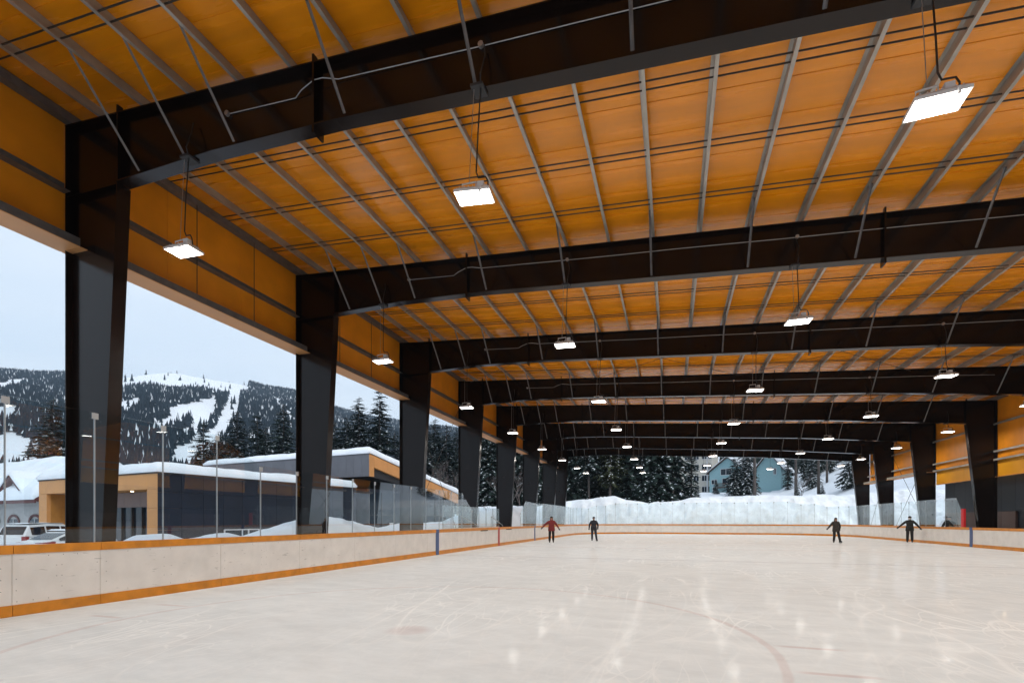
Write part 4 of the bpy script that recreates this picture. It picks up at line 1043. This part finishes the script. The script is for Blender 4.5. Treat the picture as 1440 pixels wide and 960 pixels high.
# ------------------------------------------------------------------ people
M['skin'] = mat('skin', (.42, .25, .18), .55, noise=.08)
M['jacket_red'] = mat('red_jacket', (.17, .012, .014), .75, noise=.25, nscale=8, bump=.4, bscale=14)
M['jacket_navy'] = mat('navy_jacket', (.014, .016, .024), .75, noise=.25, nscale=8, bump=.4, bscale=14)
M['jacket_brown'] = mat('dark_brown_jacket', (.028, .022, .018), .75, noise=.25, nscale=8, bump=.4, bscale=14)
M['jacket_black'] = mat('black_jacket', (.007, .0065, .0065), .75, noise=.25, nscale=8, bump=.4, bscale=14)
M['trousers'] = mat('black_trousers', (.012, .011, .012), .8, noise=.25, nscale=8, bump=.4, bscale=14)
M['jeans'] = mat('dark_jeans', (.028, .032, .045), .8, noise=.25, nscale=8, bump=.4, bscale=14)
M['hair'] = mat('dark_hair', (.016, .010, .008), .6, noise=.3)
M['mask'] = mat('pale_scarf', (.5, .5, .5), .8)
def person(label, x, y, z, rz, J, jacket, pants, height=1.72, hat='hair', hood=False, scarf=False, long_hair=False, skates=True, lean=0):
    e = empty('person', (x, y, z), rz, label=label, cat='person')
    k = height/1.75; sh = .055 if skates else .0
    base = dict(pelvis=(0, 0, .96), waist=(0, 0, 1.08), chest=(0, .01, 1.28), neck0=(0, .01, 1.46), neck=(0, 0, 1.53), head=(0, -.02, 1.64), crown=(0, -.01, 1.72),
                shL=(.19, .01, 1.42), elL=(.32, .0, 1.18), wrL=(.44, -.04, .96), shR=(-.19, .01, 1.42), elR=(-.32, 0, 1.18), wrR=(-.44, -.04, .96),
                hipL=(.10, 0, .90), knL=(.12, -.05, .50), anL=(.13, .02, .11), toL=(.13, -.14, .05), hipR=(-.10, 0, .90), knR=(-.12, -.05, .50), anR=(-.13, .02, .11), toR=(-.13, -.14, .05))
    base.update(J)
    rad = dict(pelvis=(.20, .155), waist=(.195, .15), chest=(.215, .16), neck0=(.10, .09), neck=(.058, .058), head=(.082, .10), crown=(.06, .075), shL=(.10, .10), elL=(.075, .075), wrL=(.052, .052), shR=(.10, .10), elR=(.075, .075), wrR=(.052, .052),
               hipL=(.12, .125), knL=(.092, .095), anL=(.08, .082), toL=(.045, .035), hipR=(.12, .125), knR=(.092, .095), anR=(.08, .082), toR=(.045, .035))
    names = list(base); idx = {n: i for i, n in enumerate(names)}
    ed = [('pelvis', 'waist'), ('waist', 'chest'), ('chest', 'neck0'), ('neck0', 'neck'), ('neck', 'head'), ('head', 'crown'), ('chest', 'shL'), ('shL', 'elL'), ('elL', 'wrL'), ('chest', 'shR'), ('shR', 'elR'), ('elR', 'wrR'),
          ('pelvis', 'hipL'), ('hipL', 'knL'), ('knL', 'anL'), ('anL', 'toL'), ('pelvis', 'hipR'), ('hipR', 'knR'), ('knR', 'anR'), ('anR', 'toR')]
    def P(n):
        a = base[n]; return Vector((a[0]*k+lean*a[2]*k, a[1]*k, a[2]*k+sh))
    me = bpy.data.meshes.new('body'); me.from_pydata([P(n) for n in names], [(idx[a], idx[b]) for a, b in ed], [])
    o = bpy.data.objects.new('body', me); COL.objects.link(o)
    sk = o.modifiers.new('skin', 'SKIN')
    if not me.skin_vertices: 
        bpy.context.view_layer.objects.active = o
    for n in names:
        sv = me.skin_vertices[0].data[idx[n]]; sv.radius = (rad[n][0]*k, rad[n][1]*k); sv.use_root = (n == 'pelvis')
    su = o.modifiers.new('sub', 'SUBSURF'); su.levels = 2; su.render_levels = 2
    dg = bpy.context.evaluated_depsgraph_get(); m2 = bpy.data.meshes.new_from_object(o.evaluated_get(dg)); bpy.data.objects.remove(o)
    m2.name = 'body'; m2.materials.clear()
    for q in (jacket, pants, M['skin']): m2.materials.append(q)
    hipz = (base['pelvis'][2]-.10)*k+sh; nk = (base['neck'][2]-.03)*k+sh
    for p_ in m2.polygons:
        c = p_.center; low = c.z < hipz
        near_arm = min((c-P('wrL')).length, (c-P('wrR')).length, (c-P('elL')).length, (c-P('elR')).length) < .16
        p_.material_index = 2 if c.z > nk else (1 if low and not near_arm else 0); p_.use_smooth = True
    put('body', m2, e)
    hd_ = P('head')
    # face: nose, ears, eyes, mouth
    MB().loft([[(hd_.x-.012, hd_.y-.088*k, hd_.z+.03), (hd_.x+.012, hd_.y-.088*k, hd_.z+.03), (hd_.x+.018, hd_.y-.088*k, hd_.z-.02), (hd_.x-.018, hd_.y-.088*k, hd_.z-.02)], [(hd_.x-.004, hd_.y-.112*k, hd_.z), (hd_.x+.004, hd_.y-.112*k, hd_.z), (hd_.x+.008, hd_.y-.122*k, hd_.z-.018), (hd_.x-.008, hd_.y-.122*k, hd_.z-.018)]]).build('nose', M['skin'], e, smooth=True)
    for sg in (-1, 1):
        MB().tube([(hd_.x+sg*.034, hd_.y-.100*k, hd_.z+.032), (hd_.x+sg*.034, hd_.y-.085*k, hd_.z+.032)], .011, 8).build('eye', M['dark'], e)
        MB().loft([[(hd_.x+sg*.078*k, hd_.y-.015, hd_.z+.03), (hd_.x+sg*.078*k, hd_.y+.015, hd_.z+.035), (hd_.x+sg*.078*k, hd_.y+.012, hd_.z-.03), (hd_.x+sg*.078*k, hd_.y-.008, hd_.z-.03)], [(hd_.x+sg*.094*k, hd_.y, hd_.z+.03), (hd_.x+sg*.094*k, hd_.y+.022, hd_.z+.032), (hd_.x+sg*.09*k, hd_.y+.014, hd_.z-.022), (hd_.x+sg*.09*k, hd_.y, hd_.z-.022)]]).build('ear', M['skin'], e)
    MB().tube([(hd_.x-.026, hd_.y-.095*k, hd_.z-.048), (hd_.x, hd_.y-.101*k, hd_.z-.05), (hd_.x+.026, hd_.y-.095*k, hd_.z-.048)], .007, 6).build('mouth', M['red'], e)
    def dome(nm, r_, dz, m_, a0=.0, yb=.02, sc=(1, 1, 1)):
        rings = []
        for j in range(7):
            t = a0+(math.pi/2-a0)*j/6.2
            rings.append([(hd_.x+r_*sc[0]*math.cos(t)*math.cos(q), hd_.y+yb+r_*sc[1]*math.cos(t)*math.sin(q), hd_.z+dz+r_*sc[2]*math.sin(t)) for q in [i*math.pi/6 for i in range(12)]])
        MB().loft(rings).build(nm, m_, e, smooth=True)
    dome('hat' if hat != 'hair' else 'hair', .108*k, .045*k, M['hair'] if hat == 'hair' else hat, -.15, .012, (.96, 1.08, 1.0))
    if hood or long_hair:
        MB().loft([[(hd_.x+.10*k*w_*math.cos(q), hd_.y+.055+.075*k*w_*math.sin(q), hd_.z+dz*k) for q in [i*math.pi/5 for i in range(10)]] for dz, w_ in ((.07, .85), (-.02, 1.05), (-.14, 1.15), (-.24, .9))]).build('long_hair' if long_hair else 'hood', M['hair'] if long_hair else jacket, e, smooth=True)
    if scarf: MB().loft([[(hd_.x+.092*k*w_*math.cos(q), hd_.y-.012+.10*k*w_*math.sin(q), hd_.z+dz*k) for q in [i*math.pi/6 for i in range(12)]] for dz, w_ in ((-.015, .95), (-.06, 1.03), (-.11, .85))]).build('scarf', M['mask'], e, smooth=True)
    MB().loft([[(P('neck').x+.098*k*w_*math.cos(q), P('neck').y+.005+.09*k*w_*math.sin(q), P('neck').z+dz*k) for q in [i*math.pi/6 for i in range(12)]] for dz, w_ in ((-.08, 1.15), (-.03, .92), (.01, .86))]).build('collar', jacket, e, smooth=True)
    # jacket hem
    pv = P('pelvis')
    MB().loft([[(pv.x+w_*k*math.cos(q), pv.y+d_*k*math.sin(q), pv.z+dz*k) for q in [i*math.pi/8 for i in range(16)]] for dz, w_, d_ in ((.16, .21, .165), (.02, .225, .18), (-.17, .24, .19), (-.185, .22, .17))]).build('jacket_hem', jacket, e, smooth=True)
    for sd in ('L', 'R'):
        w_, el = P('wr'+sd), P('el'+sd); d = (w_-el).normalized(); s1_ = d.cross(Vector((0, 1, 0))).normalized(); n1 = d.cross(s1_)
        pm_ = MB(); pm_.loft([[w_+d*(a*k)+s1_*(b*k*.9*math.cos(q))+n1*(.019*k*math.sin(q)) for q in [i*math.pi/4 for i in range(8)]] for a, b in ((-.02, .036), (.03, .045), (.085, .046), (.10, .036))])
        g_ = pm_.build('glove', M['trousers'], e, smooth=True)
        for j, (o_, L) in enumerate(((-.034, .062), (-.012, .074), (.011, .070), (.033, .055))):
            b0 = w_+d*(.09*k)+s1_*(o_*k); MB().tube([b0, b0+d*(L*.5*k)+n1*.006, b0+d*(L*.9*k)+n1*.03*k], .0105*k, 6, .008*k).build('finger', M['trousers'], g_, smooth=True)
        b0 = w_+d*(.02*k)-s1_*.036*k; MB().tube([b0, b0+d*.03*k-s1_*.028*k, b0+d*.066*k-s1_*.034*k+n1*.01], .012*k, 6, .009*k).build('thumb', M['trousers'], g_, smooth=True)
        an, to = P('an'+sd), P('to'+sd); f = Vector((to.x-an.x, to.y-an.y, 0)).normalized(); sd_ = Vector((-f.y, f.x, 0))
        bm_ = MB(); rg = []
        for t, hw, zt in ((-.08, .036, .20), (-.03, .045, .21), (.05, .046, .14), (.13, .047, .095), (.20, .036, .075)):
            c = Vector((an.x, an.y, 0))+f*(t*k); z0_ = sh+.002; rg.append([c+sd_*hw*k+Vector((0, 0, z0_)), c-sd_*hw*k+Vector((0, 0, z0_)), c-sd_*hw*.8*k+Vector((0, 0, z0_+zt*k)), c+sd_*hw*.8*k+Vector((0, 0, z0_+zt*k))])
        bt = bm_.loft(rg).build('skate_boot' if skates else 'boot', M['trousers'], e)
        if skates:
            c = Vector((an.x, an.y, 0)); bl = MB()
            q0, q1 = c-f*.09*k, c+f*.21*k; t_ = sd_*.003
            bl.loft([[q0+t_, q0-t_, q0-t_+Vector((0, 0, sh)), q0+t_+Vector((0, 0, sh))], [q1+t_, q1-t_, q1-t_+Vector((0, 0, sh)), q1+t_+Vector((0, 0, sh))]]).build('blade', M['alu'], bt)
    return e
fc = lambda x, y: math.atan2(-x, y)       # turn so that -y (front) looks at the viewer
OUT = dict(elL=(.38, -.04, 1.20), wrL=(.55, -.10, .97), elR=(-.40, -.02, 1.23), wrR=(-.60, -.08, 1.03))
person('skater in a dark red jacket with arms held out, by the left boards', -7.72, 33.2, 0, fc(-7.72, 33.2), dict(OUT, elL=(.36, -.02, 1.18), wrL=(.50, -.06, .96), wrR=(-.62, -.05, 1.02), elR=(-.42, -.02, 1.24), anL=(.12, .12, .15), toL=(.13, -.03, .07)), M['jacket_red'], M['trousers'], 1.70, hood=True)
person('skater in a navy jacket and dark jeans, right of the red jacket', -5.45, 37.0, 0, fc(-5.45, 37), dict(elL=(.31, .04, 1.17), wrL=(.30, -.10, .95), elR=(-.32, .04, 1.16), wrR=(-.34, -.08, .92), knL=(.15, -.06, .5), anL=(.21, .06, .12), toL=(.26, -.08, .06)), M['jacket_navy'], M['jeans'], 1.70, hat=M['jacket_navy'])
person('skater with long dark hair gliding with one arm out, right of centre', 10.5, 39.0, 0, fc(10.5, 39)+.25, dict(elR=(-.38, -.10, 1.2), wrR=(-.56, -.2, 1.0), elL=(.25, -.02, 1.15), wrL=(.22, -.10, .95), knL=(.16, -.08, .5), anL=(.25, .05, .12), toL=(.30, -.08, .06), anR=(-.15, -.02, .11), toR=(-.2, -.16, .05)), M['jacket_brown'], M['trousers'], 1.62, long_hair=True, lean=-.02)
person('skater all in black with pale scarf and arms spread, by the right boards', 15.25, 40.6, 0, fc(15.25, 40.6), dict(OUT), M['jacket_black'], M['trousers'], 1.72, hat=M['jacket_black'], scarf=True)
person('spectator in a dark coat behind the right glass, beside the red post', 17.2, onX(1335, 17.2), -.02, fc(17.2, onX(1335, 17.2))+.3, dict(elL=(.36, -.06, 1.2), wrL=(.50, -.2, 1.02)), M['jacket_black'], M['trousers'], 1.78, hat=M['jacket_black'], skates=False)

# ------------------------------------------------------------------ cold winter air over the valley
hm_ = bpy.data.materials.new('haze'); hm_.use_nodes = True; ht = hm_.node_tree; ht.nodes.clear()
pv_ = ht.nodes.new('ShaderNodeVolumePrincipled'); pv_.inputs['Color'].default_value = (.62, .80, 1, 1); pv_.inputs['Density'].default_value = .00018
ho = ht.nodes.new('ShaderNodeOutputMaterial'); ht.links.new(pv_.outputs[0], ho.inputs['Volume'])
MB().box(-3000, 3000, -3000, 3000, -3, 430).build('haze', hm_, kind='stuff')
